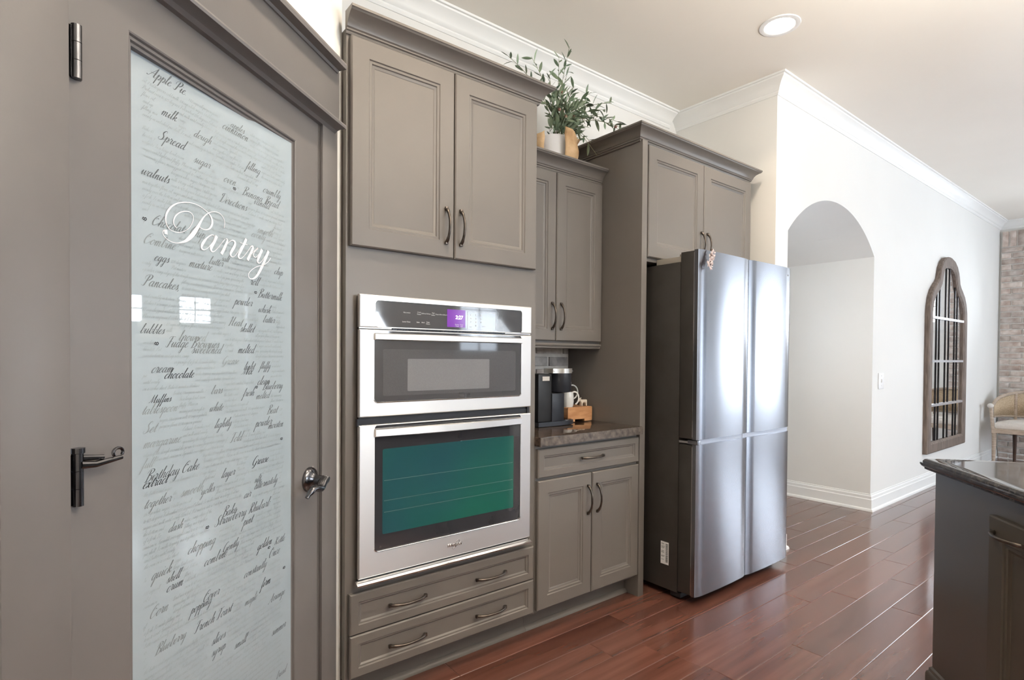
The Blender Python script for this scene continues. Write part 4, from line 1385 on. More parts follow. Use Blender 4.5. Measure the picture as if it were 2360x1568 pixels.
for d, x0, x1 in ((ll, GX0 + 0.026, GXM - 0.040), (lr, GXM - 0.036, GX1 - 0.004)):
    part('grip_recess', MB().box(x0, x1, YG + 0.016, YG + 0.034, 0.7872, 0.8095), recess_m, d, smooth=20)
part('corner_cap', MB().box(GX0, GX0 + 0.024, YG + 0.004, YG + 0.060, 0.7874, 0.8085, b=0.002), fridge_steel, ll, smooth=20)
part('hinge_plate', MB().box(GX0 + 0.004, GX0 + 0.05, YG + 0.062, 1.654, 0.790, 0.800), chrome, ll)
badge = on_front(text_mesh('SAMSUNG', 0.0125, bold=0.0002, extrude=0.0003), 3.205, YG + 0.0045, 1.686)
part('badge_lettering', badge, M('grey_badge', (0.22, 0.21, 0.2), 0.4), ur)
noise_color(bpy.data.materials['grey_badge'], (0.2, 0.19, 0.18), (0.24, 0.23, 0.22), nscale=9)
part('kick_grille', MB().box(GX0 + 0.01, GX1 - 0.01, 1.64, 1.70, 0.012, 0.035), black_plastic, fr)
for x in (GX0 + 0.06, GX1 - 0.06):
    for yy in (1.68, 2.30):
        part('foot', MB().lathe([(0.018, 0.0), (0.018, 0.012), (0.01, 0.014), (0.01, 0.036)], (x, yy, 0.0), 12), black_plastic, fr)
stick = part('rating_label', MB().box(GX0 + 0.0008, GX0 + 0.0018, 1.7060, 1.7540, 0.1580, 0.2725), white_paint, fr, label='white printed rating label')
bc = MB()
r5 = random.Random(11)
z = 0.170
while z < 0.262:
    h = r5.choice((0.0008, 0.0014, 0.0022, 0.003))
    bc.box(GX0 + 0.0002, GX0 + 0.0009, 1.7100, 1.7230, z, z + h)
    z += h + r5.choice((0.0008, 0.0014, 0.002))
for zz in (0.262, 0.258, 0.248, 0.243, 0.238, 0.224, 0.2195, 0.2155, 0.199, 0.195, 0.180):
    bc.box(GX0 + 0.0002, GX0 + 0.0009, 1.7290 + r5.uniform(0, 0.006), 1.7500, zz, zz + 0.0014)
part('label_print', bc, M('label_ink', (0.12, 0.12, 0.12), 0.6), stick, smooth=0)
noise_color(bpy.data.materials['label_ink'], (0.1, 0.1, 0.1), (0.14, 0.14, 0.14), nscale=50)

# dried flower magnet on the refrigerator door
petal_m = M('cream_dried_petals', (0.72, 0.62, 0.58), 0.8)
noise_color(petal_m, (0.5, 0.36, 0.34), (0.85, 0.78, 0.74), nscale=60, detail=4)
stem_m = M('brown_twig', (0.16, 0.09, 0.06), 0.8)
noise_color(stem_m, (0.12, 0.07, 0.045), (0.2, 0.12, 0.08), nscale=40)
fm = thing('dried_flower_magnet', 'small cream dried flower posy stuck on the refrigerator door top', 'ornament', (2.42, 1.53, 1.64))
r6 = random.Random(2)
tw = MB()
for k in range(5):
    tw.tube([(2.438 + k * 0.002, 1.528, 1.737), (2.432 - 0.004 * k + r6.uniform(-.004, .004), 1.522, 1.70), (2.418 + r6.uniform(-.012, .02), 1.522, 1.655)], 0.0011, 6)
part('twigs', tw, stem_m, fm)
for k in range(40):
    t = r6.random()
    c = Vector((2.440 - 0.030 * t + r6.uniform(-0.014, 0.014), 1.524 + r6.uniform(-0.006, 0.004), 1.728 - 0.082 * t + r6.uniform(-0.006, 0.006)))
    pb = MB()
    for j in range(4):
        a = r6.uniform(0, 6.28)
        ax = Vector((math.cos(a), r6.uniform(-0.5, 0.2), math.sin(a) - 0.5)).normalized()
        bx_ = ax.cross(Vector((0, 1, 0.2))).normalized()
        L, wd = r6.uniform(0.010, 0.018), 0.0034
        pb.add([c, c + ax * L * .5 + bx_ * wd, c + ax * L, c + ax * L * .5 - bx_ * wd, c + ax * L * .5 + Vector((0, -0.0012, 0))], [(0, 1, 4), (1, 2, 4), (2, 3, 4), (3, 0, 4)])
    part('flower', pb, petal_m, fm, smooth=0)

# ------------------------------------------------------------------ coffee corner
CT = 0.865
cm = thing('coffee_maker', 'slim black single-serve coffee maker with silver lid lever', 'coffee maker', (1.92, 2.08, CT))
part('base', MB().prism([(1.775, 2.03), (1.96, 2.025)] + [(1.985 + 0.052 * math.cos(a), 2.085 + 0.058 * math.sin(a)) for a in [math.radians(-80 + 160 * k / 14) for k in range(15)]] + [(1.96, 2.145), (1.775, 2.14)], 'z', CT + 0.003, CT + 0.024), satin_black, cm, smooth=40)
part('drip_tray', MB().lathe([(0.0, 0.0), (0.046, 0.0), (0.046, 0.003), (0.040, 0.0035), (0.0, 0.003)], (1.985, 2.085, CT + 0.0242), 28), dark_nickel, cm)
part('column', MB().box(1.864, 1.946, 2.032, 2.138, CT + 0.0243, 1.028, b=0.004), satin_black, cm)
part('water_tank', MB().box(1.775, 1.8635, 2.034, 2.136, CT + 0.0243, 1.126, b=0.008), black_plastic, cm)
part('head', MB().lathe([(0.0, 1.0285), (0.040, 1.0285), (0.055, 1.032), (0.0585, 1.040), (0.0585, 1.127), (0.0, 1.127)], (1.965, 2.085, 0), 40), satin_black, cm, smooth=40)
lid = MB()
lid.prism([(1.880, 2.058), (1.885, 2.050), (1.93, 2.040)] + [(1.968 + 0.060 * math.cos(a), 2.085 + 0.060 * math.sin(a)) for a in [math.radians(-125 + 250 * k / 20) for k in range(21)]] + [(1.93, 2.130), (1.885, 2.120), (1.880, 2.112)], 'z', 1.1275, 1.151)
ld = part('lid_lever', lid, M('satin_silver_plastic', (0.55, 0.54, 0.52), 0.3, metal=0.7), cm, smooth=40)
noise_color(bpy.data.materials['satin_silver_plastic'], (0.53, 0.52, 0.5), (0.57, 0.56, 0.54), nscale=9)
part('lever_tab', MB().box(2.005, 2.036, 2.040, 2.075, 1.1355, 1.1395, b=0.001), chrome, ld)
part('lever_pivot', MB().tube([(1.892, 2.0500, 1.139), (1.892, 2.0440, 1.139)], 0.004, 12), chrome, ld)
kt = text_mesh('KEURIG', 0.0165, bold=0.0004)
for v in kt.vertices:      # wrap the lettering around the head
    a = -1.02 + v.co.x / 0.0588
    v.co = Vector((1.965 + 0.0589 * math.cos(a), 2.085 + 0.0589 * math.sin(a), 1.0715 + v.co.y))
part('brand_lettering', kt, white_paint, cm)
part('tank_label', MB().box(1.80, 1.846, 2.0325, 2.0338, 1.092, 1.113), M('pale_tank_label', (0.6, 0.57, 0.54), 0.6), cm)
noise_color(bpy.data.materials['pale_tank_label'], (0.58, 0.55, 0.52), (0.62, 0.59, 0.56), nscale=9)

wood_m = M('honey_wood', (0.52, 0.26, 0.12), 0.42)
noise_color(wood_m, (0.46, 0.22, 0.095), (0.60, 0.32, 0.16), scale=(3, 1, 14), nscale=4, detail=5)
rs = MB()
ra, rb = 2.050, 2.2320
poly = [(ra, 0.866), (ra + 0.052, 0.866), (ra + 0.052, 0.878), (rb - 0.058, 0.878), (rb - 0.058, 0.866), (rb - 0.004, 0.866), (rb, 0.870), (rb, 0.9385), (rb - 0.004, 0.9425), (ra + 0.004, 0.9425), (ra, 0.9385)]
rs.prism(poly, 'y', 2.112, 2.262)
RM = Matrix.Translation((rb, 2.156, 0)) @ Matrix.Rotation(math.radians(0), 4, 'Z') @ Matrix.Translation((-rb, -2.156, 0))
solo('wooden_riser', rs.xf(RM), wood_m, 'honey-coloured wooden riser block behind the coffee maker', 'riser', smooth=30)
def mug(name, label, c, r, h, mat, hdl, ang, group=None):
    t = thing(name, label, 'mug', c, group)
    x, y, z = c
    part('cup', MB().lathe([(0.0, 0.002), (r * 0.80, 0.0), (r * 0.92, 0.006), (r, h * 0.4), (r * 0.96, h * 0.75), (r * 0.9, h), (r * 0.84, h), (r * 0.9, h * 0.7), (r * 0.92, h * 0.4), (r * 0.8, 0.012), (0, 0.012)], c, 32), mat, t, smooth=50)
    pts = []
    n = 18
    for k in range(n + 1):
        w = k / n
        a = math.radians(-75 + 195 * w)
        out = r * 0.86 + hdl[0] * (0.28 + math.cos(a) * 0.72 if math.cos(a) > -0.38 else 0.0)
        zz = hdl[2] + hdl[1] * math.sin(a)
        pts.append((x + out * math.cos(ang), y + out * math.sin(ang), z + zz))
    part('handle', MB().tube(pts, 0.0042, 10), mat, t, smooth=60)
    return t
mugw = M('white_glazed_ceramic', (0.82, 0.82, 0.80), 0.12, coat=0.5)
noise_color(mugw, (0.80, 0.80, 0.78), (0.84, 0.84, 0.82), nscale=9)
mugg = M('pale_grey_glazed_ceramic', (0.62, 0.64, 0.63), 0.15, coat=0.5)
noise_color(mugg, (0.60, 0.62, 0.61), (0.64, 0.66, 0.65), nscale=9)
mug('white_mug', 'small glossy white mug at the front of the wooden riser', (2.082, 2.148, 0.943), 0.033, 0.080, mugw, (0.036, 0.034, 0.046), math.radians(-20))
mug('grey_mug', 'pale grey mug with tall loop handle at the back of the riser', (2.118, 2.212, 0.943), 0.038, 0.098, mugg, (0.046, 0.038, 0.074), math.radians(-22))
# small animal figurine
fig_m = M('cream_bisque', (0.66, 0.59, 0.49), 0.55)
noise_color(fig_m, (0.62, 0.55, 0.45), (0.70, 0.63, 0.53), nscale=30)
lamb = MB()
bm_ = bmesh.new()
def mball(specs):
    mbl = bpy.data.metaballs.new('figure')
    mbl.resolution = 0.0022
    mbl.threshold = 0.6
    o = bpy.data.objects.new('figure', mbl)
    COL.objects.link(o)
    for (x, y, z, r) in specs:
        e = mbl.elements.new()
        e.co = (x, y, z)
        e.radius = r
    dg = bpy.context.evaluated_depsgraph_get()
    me = bpy.data.meshes.new_from_object(o.evaluated_get(dg))
    bpy.data.objects.remove(o, do_unlink=True)
    bpy.data.metaballs.remove(mbl)
    return me
bm_.free()
specs = []
for k in range(7):
    t = k / 6
    specs.append((-0.013 + 0.030 * t, 0, 0.0235 + 0.001 * math.sin(t * 3), 0.0125))
for (x, y) in ((-0.011, -0.0055), (-0.011, 0.0055), (0.015, -0.0055), (0.015, 0.0055)):
    for k in range(6):
        specs.append((x - 0.002 * (x < 0) * (5 - k) / 5 + 0.001 * (x > 0) * (5 - k) / 5, y, 0.0045 + 0.0036 * k, 0.0066))
specs += [(-0.020, 0, 0.031, 0.0105), (-0.025, 0, 0.033, 0.0115), (-0.030, 0, 0.028, 0.0085), (-0.032, 0, 0.0235, 0.0065), (-0.022, -0.007, 0.040, 0.0055), (-0.022, 0.007, 0.040, 0.0055), (0.020, 0, 0.029, 0.0065)]
lm = mball(specs)
zs_ = [v.co.z for v in lm.vertices]
lm.transform(Matrix.Translation((2.190, 2.140, 0.943 - min(zs_) * 1.15)) @ Matrix.Scale(1.15, 4))
for p in lm.polygons:
    p.use_smooth = True
lo = bpy.data.objects.new('animal_figurine', lm)
COL.objects.link(lo)
lm.materials.append(fig_m)
tag(lo, 'tiny cream four-legged animal figurine standing on the riser', 'figurine')
# ------------------------------------------------------------------ olive plant on the upper cabinet
PX, PY, PZ = 2.005, 2.19, 2.161
leaf_m = M('olive_leaf', (0.13, 0.19, 0.11), 0.5)
noise_color(leaf_m, (0.10, 0.16, 0.10), (0.30, 0.37, 0.25), nscale=7, detail=3, objinfo=0.35)
twig_m = M('green_twig', (0.20, 0.22, 0.11), 0.7)
noise_color(twig_m, (0.15, 0.17, 0.08), (0.26, 0.27, 0.15), nscale=30)
berry_m = M('dusky_red_berry', (0.24, 0.09, 0.075), 0.4)
noise_color(berry_m, (0.16, 0.055, 0.045), (0.42, 0.20, 0.16), nscale=60)
pot_w = M('white_pot_glaze', (0.8, 0.8, 0.82), 0.25)
noise_color(pot_w, (0.78, 0.78, 0.80), (0.82, 0.82, 0.84), nscale=9)
bur = M('tan_paper_wrap', (0.52, 0.34, 0.17), 0.75)
noise_color(bur, (0.40, 0.24, 0.11), (0.68, 0.48, 0.28), nscale=14, detail=5, lo=0.3, hi=0.7)
bump(bur, 40, 0.6, 0.004)
plant = thing('potted_olive_plant', 'leafy artificial olive stems in a paper-wrapped white pot atop the upper cabinet', 'plant', (PX, PY, PZ))
part('pot', MB().lathe([(0.0, 0.002), (0.062, 0.0), (0.082, 0.03), (0.092, 0.09), (0.090, 0.15), (0.078, 0.195), (0.070, 0.198), (0.078, 0.14), (0.0, 0.13)], (PX, PY, PZ), 36), pot_w, plant, smooth=50)
# paper wrap: open towards the room, crumpled, folded over at the top
wr = MB()
r7 = random.Random(4)
na, nz_ = 40, 9
ph = [r7.uniform(0, 6.28) for _ in range(4)]
gap0 = math.radians(-138)
for i in range(na + 1):
    a = gap0 + math.radians(34) + math.radians(360 - 52) * i / na
    for j in range(nz_ + 1):
        t = j / nz_
        h = 0.002 + (0.225 + 0.018 * math.sin(3 * a + ph[0])) * t
        r = 0.084 + 0.046 * math.sin(min(t, 0.75) / 0.75 * 1.9) - 0.014 * max(0, t - 0.6) * 2 + 0.007 * math.sin(7 * a + ph[1] + 5 * t) + 0.003 * math.sin(13 * a + ph[2])
        if t > 0.85:
            r += 0.012
            h -= 0.02 * (t - 0.85) / 0.15
        wr.v.append((PX + r * math.cos(a), PY + r * math.sin(a), PZ + h))
for i in range(na):
    for j in range(nz_):
        a = i * (nz_ + 1) + j
        wr.f.append((a, a + 1, a + nz_ + 2, a + nz_ + 1))
wo = part('paper_wrap', wr, bur, plant, smooth=60, label='crumpled tan paper wrapped round the pot')
sm = wo.modifiers.new('thickness', 'SOLIDIFY')
sm.thickness = 0.0025

def leaf_mesh(L, w, curl):
    mb = MB()
    n = 5
    for i in range(n + 1):
        t = i / n
        hw = w * math.sin(math.pi * min(1, t * 0.93 + 0.05)) ** 0.8 if 0 < t < 1 else 0.0006
        z = curl * t * t
        mb.v += [(L * t, -hw, z + hw * 0.25), (L * t, 0, z), (L * t, hw, z + hw * 0.25)]
    for i in range(n):
        for k in range(2):
            a = i * 3 + k
            mb.f.append((a, a + 1, a + 4, a + 3))
    me = mb.mesh('leaf', 60)
    me.materials.append(leaf_m)
    return me
LEAVES = [leaf_mesh(0.043, 0.0058, -0.005), leaf_mesh(0.036, 0.0052, 0.004), leaf_mesh(0.048, 0.0072, -0.009), leaf_mesh(0.030, 0.0048, 0.002)]
tips = [  # stem end points (X, Y, Z), bend towards up
    ((2.055, 2.13, 2.835), 0.02), ((2.000, 2.15, 2.775), 0.03), ((2.085, 2.17, 2.735), 0.02),
    ((1.820, 2.16, 2.715), 0.10), ((1.690, 2.20, 2.700), 0.12), ((1.905, 2.12, 2.640), 0.05),
    ((2.330, 2.08, 2.600), 0.10), ((2.445, 2.10, 2.525), 0.13), ((2.500, 2.14, 2.505), 0.14), ((2.380, 2.05, 2.470), 0.11),
    ((2.140, 2.05, 2.330), 0.10), ((2.165, 2.03, 2.265), 0.13), ((2.150, 2.06, 2.600), 0.05), ((2.120, 2.06, 2.520), 0.06),
    ((1.940, 2.07, 2.500), 0.05), ((2.020, 2.07, 2.560), 0.04), ((1.975, 2.06, 2.430), 0.05),
    ((2.040, 2.04, 2.480), 0.05), ((2.090, 2.05, 2.440), 0.06), ((2.005, 2.05, 2.500), 0.04), ((2.060, 2.10, 2.620), 0.02), ((2.260, 2.06, 2.540), 0.08)]
r8 = random.Random(21)
budget = 290
stems = []
for (tp, bend) in tips:
    a0 = Vector((PX + r8.uniform(-0.02, 0.02), PY - 0.02 + r8.uniform(-0.02, 0.02), PZ + 0.15))
    t1 = Vector(tp)
    L = (t1 - a0).length
    c1 = a0 + Vector((0, 0, 0.10 + bend)) + (t1 - a0) * 0.15
    pts = []
    for k in range(11):
        t = k / 10
        pts.append(a0 * (1 - t) ** 2 + c1 * 2 * t * (1 - t) + t1 * t * t)
    st_ = part('stem', MB().tube(pts, [0.0026 - 0.0016 * k / 10 for k in range(11)], 6), twig_m, plant, smooth=60)
    stems.append((pts, L))
tot = sum(L for _, L in stems)
for pts, L in stems:
    n = max(8, int(budget * L / tot))
    for k in range(n):
        t = 0.28 + 0.72 * (k + 0.5) / n
        i = min(int(t * 10), 9)
        f = t * 10 - i
        p = pts[i].lerp(pts[i + 1], f)
        d = (pts[i + 1] - pts[i]).normalized()
        ang = k * 2.4 + r8.uniform(-0.5, 0.5)
        up = Vector((0, 0, 1)) if abs(d.z) < 0.9 else Vector((1, 0, 0))
        a = d.cross(up).normalized()
        b2 = d.cross(a)
        side = a * math.cos(ang) + b2 * math.sin(ang)
        ax = (d * r8.uniform(0.5, 1.0) + side * r8.uniform(0.7, 1.1)).normalized()
        q = ax.to_track_quat('X', 'Z') @ Matrix.Rotation(r8.uniform(-0.9, 0.9), 3, 'X').to_quaternion()
        s = r8.uniform(1.05, 1.55)
        inst('leaf', r8.choice(LEAVES), plant, p, q.to_euler(), (s, s, s))
fol = MB()
r9 = random.Random(8)
for k in range(170):      # dense heart of the bunch
    w_ = r9.uniform(0, 6.28)
    rr = 0.10 * math.sqrt(r9.random())
    p = Vector((PX + 0.035 + rr * math.cos(w_), PY - 0.05 + 0.07 * math.sin(w_) * r9.random(), PZ + 0.20 + r9.random() ** 1.3 * 0.21))
    ax = Vector((p.x - PX + r9.uniform(-.08, .08), p.y - PY + r9.uniform(-.08, .04), r9.uniform(-0.03, 0.16))).normalized()
    q = ax.to_track_quat('X', 'Z') @ Matrix.Rotation(r9.uniform(-1.2, 1.2), 3, 'X').to_quaternion()
    lm_ = r9.choice(LEAVES)
    mt = Matrix.LocRotScale(p, q, Vector((1.2, 1.25, 1.2)))
    fol.add([mt @ v.co for v in lm_.vertices], [tuple(pp.vertices) for pp in lm_.polygons])
part('inner_foliage', fol, leaf_m, plant, smooth=60, kind='stuff')
bme = MB().ball((0, 0, 0), 0.0085, 10, 7).mesh('berry', 80)
bme.materials.append(berry_m)
for (si, t) in ((0, 0.62), (1, 0.45), (6, 0.55), (7, 0.5), (8, 0.93), (12, 0.75), (14, 0.7), (9, 0.45), (16, 0.8), (13, 0.6), (15, 0.65)):
    p = stems[si][0][int(t * 10)]
    inst('berry', bme, plant, p + Vector((0.004, -0.012, -0.004)))

# ------------------------------------------------------------------ recessed ceiling lights
glow_m = M('lamp_lens', (1, 1, 1), 0.5, emit=(1.0, 0.93, 0.82), estr=30.0)
def downlight(x, y, label, watts=5):
    t = thing('recessed_light', label, 'ceiling light', (x, y, CEIL), 'recessed ceiling lights')
    part('trim_ring', MB().lathe([(0.072, 0.0), (0.072, -0.004), (0.078, -0.006), (0.096, -0.004), (0.098, 0.0)], (x, y, CEIL), 40, caps=False), white_paint, t, smooth=50)
    part('lens', MB().lathe([(0.0, -0.002), (0.072, -0.002), (0.072, -0.0005)], (x, y, CEIL), 40), glow_m, t, smooth=0)
    l = bpy.data.lights.new('recessed_lamp', 'AREA')
    l.shape = 'DISK'
    l.size = 0.14
    l.energy = watts
    l.color = (1.0, 0.82, 0.62)
    l.spread = math.radians(115)
    o = bpy.data.objects.new('recessed_lamp', l)
    COL.objects.link(o)
    o.location = (x, y, CEIL - 0.012)
downlight(2.86, 1.42, 'glowing recessed ceiling light above the refrigerator', 3.5)
downlight(0.95, 1.25, 'added recessed ceiling light in front of the tall oven cabinet')  # this and the next two: unseen lamps added for room light
downlight(0.95, -0.7, 'added recessed ceiling light behind the island near the left wall')
downlight(2.90, -0.7, 'added recessed ceiling light beyond the island')

# ------------------------------------------------------------------ arched window-pane mirror
frame_m = M('weathered_grey_wood', (0.26, 0.20, 0.165), 0.7)
noise_color(frame_m, (0.12, 0.09, 0.072), (0.22, 0.17, 0.14), scale=(12, 12, 1.2), nscale=6, detail=5)
mir_m = M('mirror_silver', (0.86, 0.87, 0.88), 0.02, metal=1.0)
noise_color(mir_m, (0.85, 0.86, 0.87), (0.87, 0.88, 0.89), nscale=3)
bar_m = M('dark_iron_bar', (0.03, 0.028, 0.03), 0.4, metal=0.6)
noise_color(bar_m, (0.025, 0.023, 0.025), (0.035, 0.033, 0.035), nscale=20)
rail_m = M('pale_metal_bar', (0.55, 0.55, 0.58), 0.35, metal=0.6)
noise_color(rail_m, (0.52, 0.52, 0.55), (0.58, 0.58, 0.61), nscale=20)
MX0, MX1, MZ0, MZ1 = 6.23, 7.475, 0.325, 2.225
def mirror_outline(ins):
    """right half from bottom centre up to the top, then mirrored: pointed trefoil top"""
    cx_ = (MX0 + MX1) / 2
    hw_ = (MX1 - MX0) / 2
    prof = [(hw_, 0.0), (hw_, 1.28), (hw_ * 0.985, 1.38), (hw_ * 0.93, 1.47), (hw_ * 0.83, 1.545), (hw_ * 0.70, 1.60), (hw_ * 0.60, 1.635), (hw_ * 0.545, 1.665),
            (hw_ * 0.52, 1.71), (hw_ * 0.47, 1.775), (hw_ * 0.38, 1.835), (hw_ * 0.24, 1.88), (hw_ * 0.1, 1.897), (0.0, 1.90)]
    pts = [(cx_ + x, MZ0 + z) for x, z in prof] + [(cx_ - x, MZ0 + z) for x, z in prof[-2::-1]]
    if ins:
        n = len(pts)
        out = []
        for i in range(n):
            p0, p1, p2 = Vector(pts[i - 1]), Vector(pts[i]), Vector(pts[(i + 1) % n])
            d = ((p1 - p0).normalized() + (p2 - p1).normalized()).normalized()
            nr = Vector((-d.y, d.x))
            k = ins
            if i in (0, n - 1):
                k = ins * 1.414
            out.append(tuple(p1 + nr * k))
        pts = out
    return pts
mirror = thing('arched_mirror', 'tall arched windowpane mirror with weathered wood frame on the white wall', 'mirror', ((MX0 + MX1) / 2, 1.68, MZ0))
mf = MB()
oo, ii = mirror_outline(0.0), mirror_outline(0.105)
ii2 = mirror_outline(0.085)
n = len(oo)
yF, yB = 1.650, ARCH_Y - 0.002
for (pts, y) in ((oo, yB), (oo, yF + 0.008), (mirror_outline(0.012), yF), (ii2, yF), (ii, yF + 0.012), (ii, yB)):
    mf.v += [(p[0], y, p[1]) for p in pts]
for r in range(5):
    for i in range(n):
        j = (i + 1) % n
        mf.f.append((r * n + i, r * n + j, (r + 1) * n + j, (r + 1) * n + i))
part('frame', mf, frame_m, mirror, smooth=30)
mg_ = MB()
ig = mirror_outline(0.100)
mg_.prism([(p[0], p[1]) for p in ig], 'y', yF + 0.026, yF + 0.030)
part('mirror_glass', mg_, mir_m, mirror, smooth=0)
cxm = (MX0 + MX1) / 2
def top_at(x):
    best = MZ0
    for i in range(len(ig)):
        (xa, za), (xb, zb) = ig[i], ig[(i + 1) % len(ig)]
        if min(xa, xb) <= x <= max(xa, xb) and abs(xa - xb) > 1e-6:
            best = max(best, za + (zb - za) * (x - xa) / (xb - xa))
    return best
for x in (cxm - 0.34, cxm - 0.25, cxm - 0.055, cxm + 0.055, cxm + 0.25, cxm + 0.34):
    part('muntin', MB().box(x - 0.0055, x + 0.0055, yF + 0.019, yF + 0.0255, MZ0 + 0.10, top_at(x) - 0.002), bar_m, mirror, smooth=0)
for z in (0.775, 1.195, 1.610):
    part('crossbar', MB().box(MX0 + 0.102, MX1 - 0.102, yF + 0.008, yF + 0.0255, z - 0.011, z + 0.011), rail_m, mirror, smooth=0)

# light switch on the arch wall
sw = thing('light_switch', 'white light switch plate beside the arched opening', 'light switch', (5.16, ARCH_Y - 0.004, 0.98))
part('plate', MB().box(5.105, 5.215, ARCH_Y - 0.007, ARCH_Y - 0.0005, 0.968, 1.098, b=0.003), white_paint, sw)
part('toggle', MB().box(5.150, 5.170, ARCH_Y - 0.016, ARCH_Y - 0.0072, 1.022, 1.048, b=0.002), white_paint, sw)
part('screw', MB().lathe([(0.004, 0), (0.004, 0.001), (0, 0.001)], mat=Matrix.Translation((5.16, ARCH_Y - 0.0072, 1.075)) @ Matrix.Rotation(math.pi / 2, 4, 'X'), n=10), rail_m, sw)
part('screw', MB().lathe([(0.004, 0), (0.004, 0.001), (0, 0.001)], mat=Matrix.Translation((5.16, ARCH_Y - 0.0072, 0.995)) @ Matrix.Rotation(math.pi / 2, 4, 'X'), n=10), rail_m, sw)

# ------------------------------------------------------------------ cane-back armchair by the brick
oak_m = M('bleached_oak', (0.46, 0.37, 0.29), 0.6)
noise_color(oak_m, (0.40, 0.315, 0.24), (0.54, 0.44, 0.36), scale=(3, 3, 14), nscale=6, detail=4)
cane_m = M('woven_cane', (0.55, 0.43, 0.29), 0.7)
noise_color(cane_m, (0.44, 0.33, 0.21), (0.62, 0.50, 0.36), nscale=120, detail=2)
cush_m = M('oatmeal_linen', (0.72, 0.67, 0.62), 0.9)
noise_color(cush_m, (0.69, 0.64, 0.59), (0.75, 0.70, 0.65), nscale=80)
dark_leg = M('dark_leg_wood', (0.09, 0.05, 0.035), 0.5)
noise_color(dark_leg, (0.07, 0.04, 0.027), (0.11, 0.062, 0.044), nscale=14)
CX, CY = 8.47, 1.285
chair = thing('cane_armchair', 'bleached wood barrel armchair with cane back before the brick', 'armchair', (CX, CY, 0))
# seat frame faces -X
def seat_path(r, n=24):
    return [(CX + 0.02 + r * math.cos(a), CY + r * 1.05 * math.sin(a)) for a in [math.radians(-100 + 200 * k / n) for k in range(n + 1)]]
front_x = CX - 0.26
sp = seat_path(0.265)
poly = [(front_x, CY - 0.295), (front_x + 0.0, CY + 0.295)] + sp[::-1]
part('seat_frame', MB().prism(poly, 'z', 0.385, 0.435), oak_m, chair, smooth=40)
pc = [(CX - 0.02 + (p[0] - CX + 0.02) * 0.93, CY + (p[1] - CY) * 0.92) for p in poly]
cu = MB()
lv_ = [(0.96, 0.436), (1.0, 0.455), (1.0, 0.485), (0.94, 0.510), (0.75, 0.522), (0.4, 0.527)]
for (s, z) in lv_:
    cu.v += [(CX - 0.02 + (p[0] - CX + 0.02) * s, CY + (p[1] - CY) * s, z) for p in pc]
n = len(pc)
for r in range(len(lv_) - 1):
    for i in range(n):
        j = (i + 1) % n
        cu.f.append((r * n + i, r * n + j, (r + 1) * n + j, (r + 1) * n + i))
cu.f += [tuple(range(n))[::-1], tuple(range((len(lv_) - 1) * n, len(lv_) * n))]
part('seat_cushion', cu, cush_m, chair, smooth=60)
# back: curved cane panel with arched top rail sweeping down to the arms
def back_top(t):
    return 0.70 + 0.145 * math.sin(math.pi * t) ** 0.8
nb = 28
bp_ = [(CX - 0.06 + 0.33 * math.cos(a), CY + 0.315 * math.sin(a)) for a in [math.radians(-92 + 184 * k / nb) for k in range(nb + 1)]]
cn = MB()
for k, (x, y) in enumerate(bp_):
    t = k / nb
    cn.v += [(x, y, 0.555), (x, y, back_top(t) - 0.012)]
for k in range(nb):
    cn.f.append((2 * k, 2 * k + 1, 2 * k + 3, 2 * k + 2))
co = part('cane_panel', cn, cane_m, chair, smooth=60)
md_ = co.modifiers.new('thickness', 'SOLIDIFY')
md_.thickness = 0.006
part('top_rail', MB().tube([(x, y, back_top(k / nb)) for k, (x, y) in enumerate(bp_)], 0.017, 10), oak_m, chair, smooth=60)
part('lower_rail', MB().tube([(x, y, 0.552) for (x, y) in bp_], 0.012, 8), oak_m, chair, smooth=60)
for k in (9, 19):
    x, y = bp_[k]
    part('back_stile', MB().tube([(x - 0.004, y, 0.43), (x - 0.004, y, back_top(k / nb))], 0.016, 10), oak_m, chair, smooth=60)
for s in (-1, 1):
    part('arm_post', MB().tube([(front_x + 0.03, CY + s * 0.285, 0.43), (front_x + 0.035, CY + s * 0.30, 0.55), (front_x + 0.05, CY + s * 0.312, 0.655), (front_x + 0.14, CY + s * 0.315, 0.70), (bp_[0][0], CY + s * 0.315, 0.70)], [0.019, 0.016, 0.017, 0.017, 0.017], 10), oak_m, chair, smooth=60)
    part('arm_knob', MB().ball((front_x + 0.030, CY + s * 0.312, 0.688), 0.034, 12, 8, (1.2, 0.9, 0.8)), white_paint if False else cush_m, chair, smooth=80, label='padded arm end')
    part('leg', MB().tube([(front_x + 0.03, CY + s * 0.275, 0.386), (front_x + 0.03, CY + s * 0.275, 0.36), (front_x + 0.03, CY + s * 0.278, 0.0)], [0.026, 0.022, 0.014], 10), oak_m, chair, smooth=60)
    part('leg', MB().tube([(CX + 0.20, CY + s * 0.17, 0.386), (CX + 0.26, CY + s * 0.18, 0.0)], [0.022, 0.014], 10), dark_leg, chair, smooth=60)

# ------------------------------------------------------------------ kitchen island
ia = math.radians(40)
AI = Vector((2.3397, 0.6425, 0))
MI = Matrix(((-math.cos(ia), math.sin(ia), 0, AI.x), (-math.sin(ia), -math.cos(ia), 0, AI.y), (0, 0, 1, 0), (0, 0, 0, 1)))
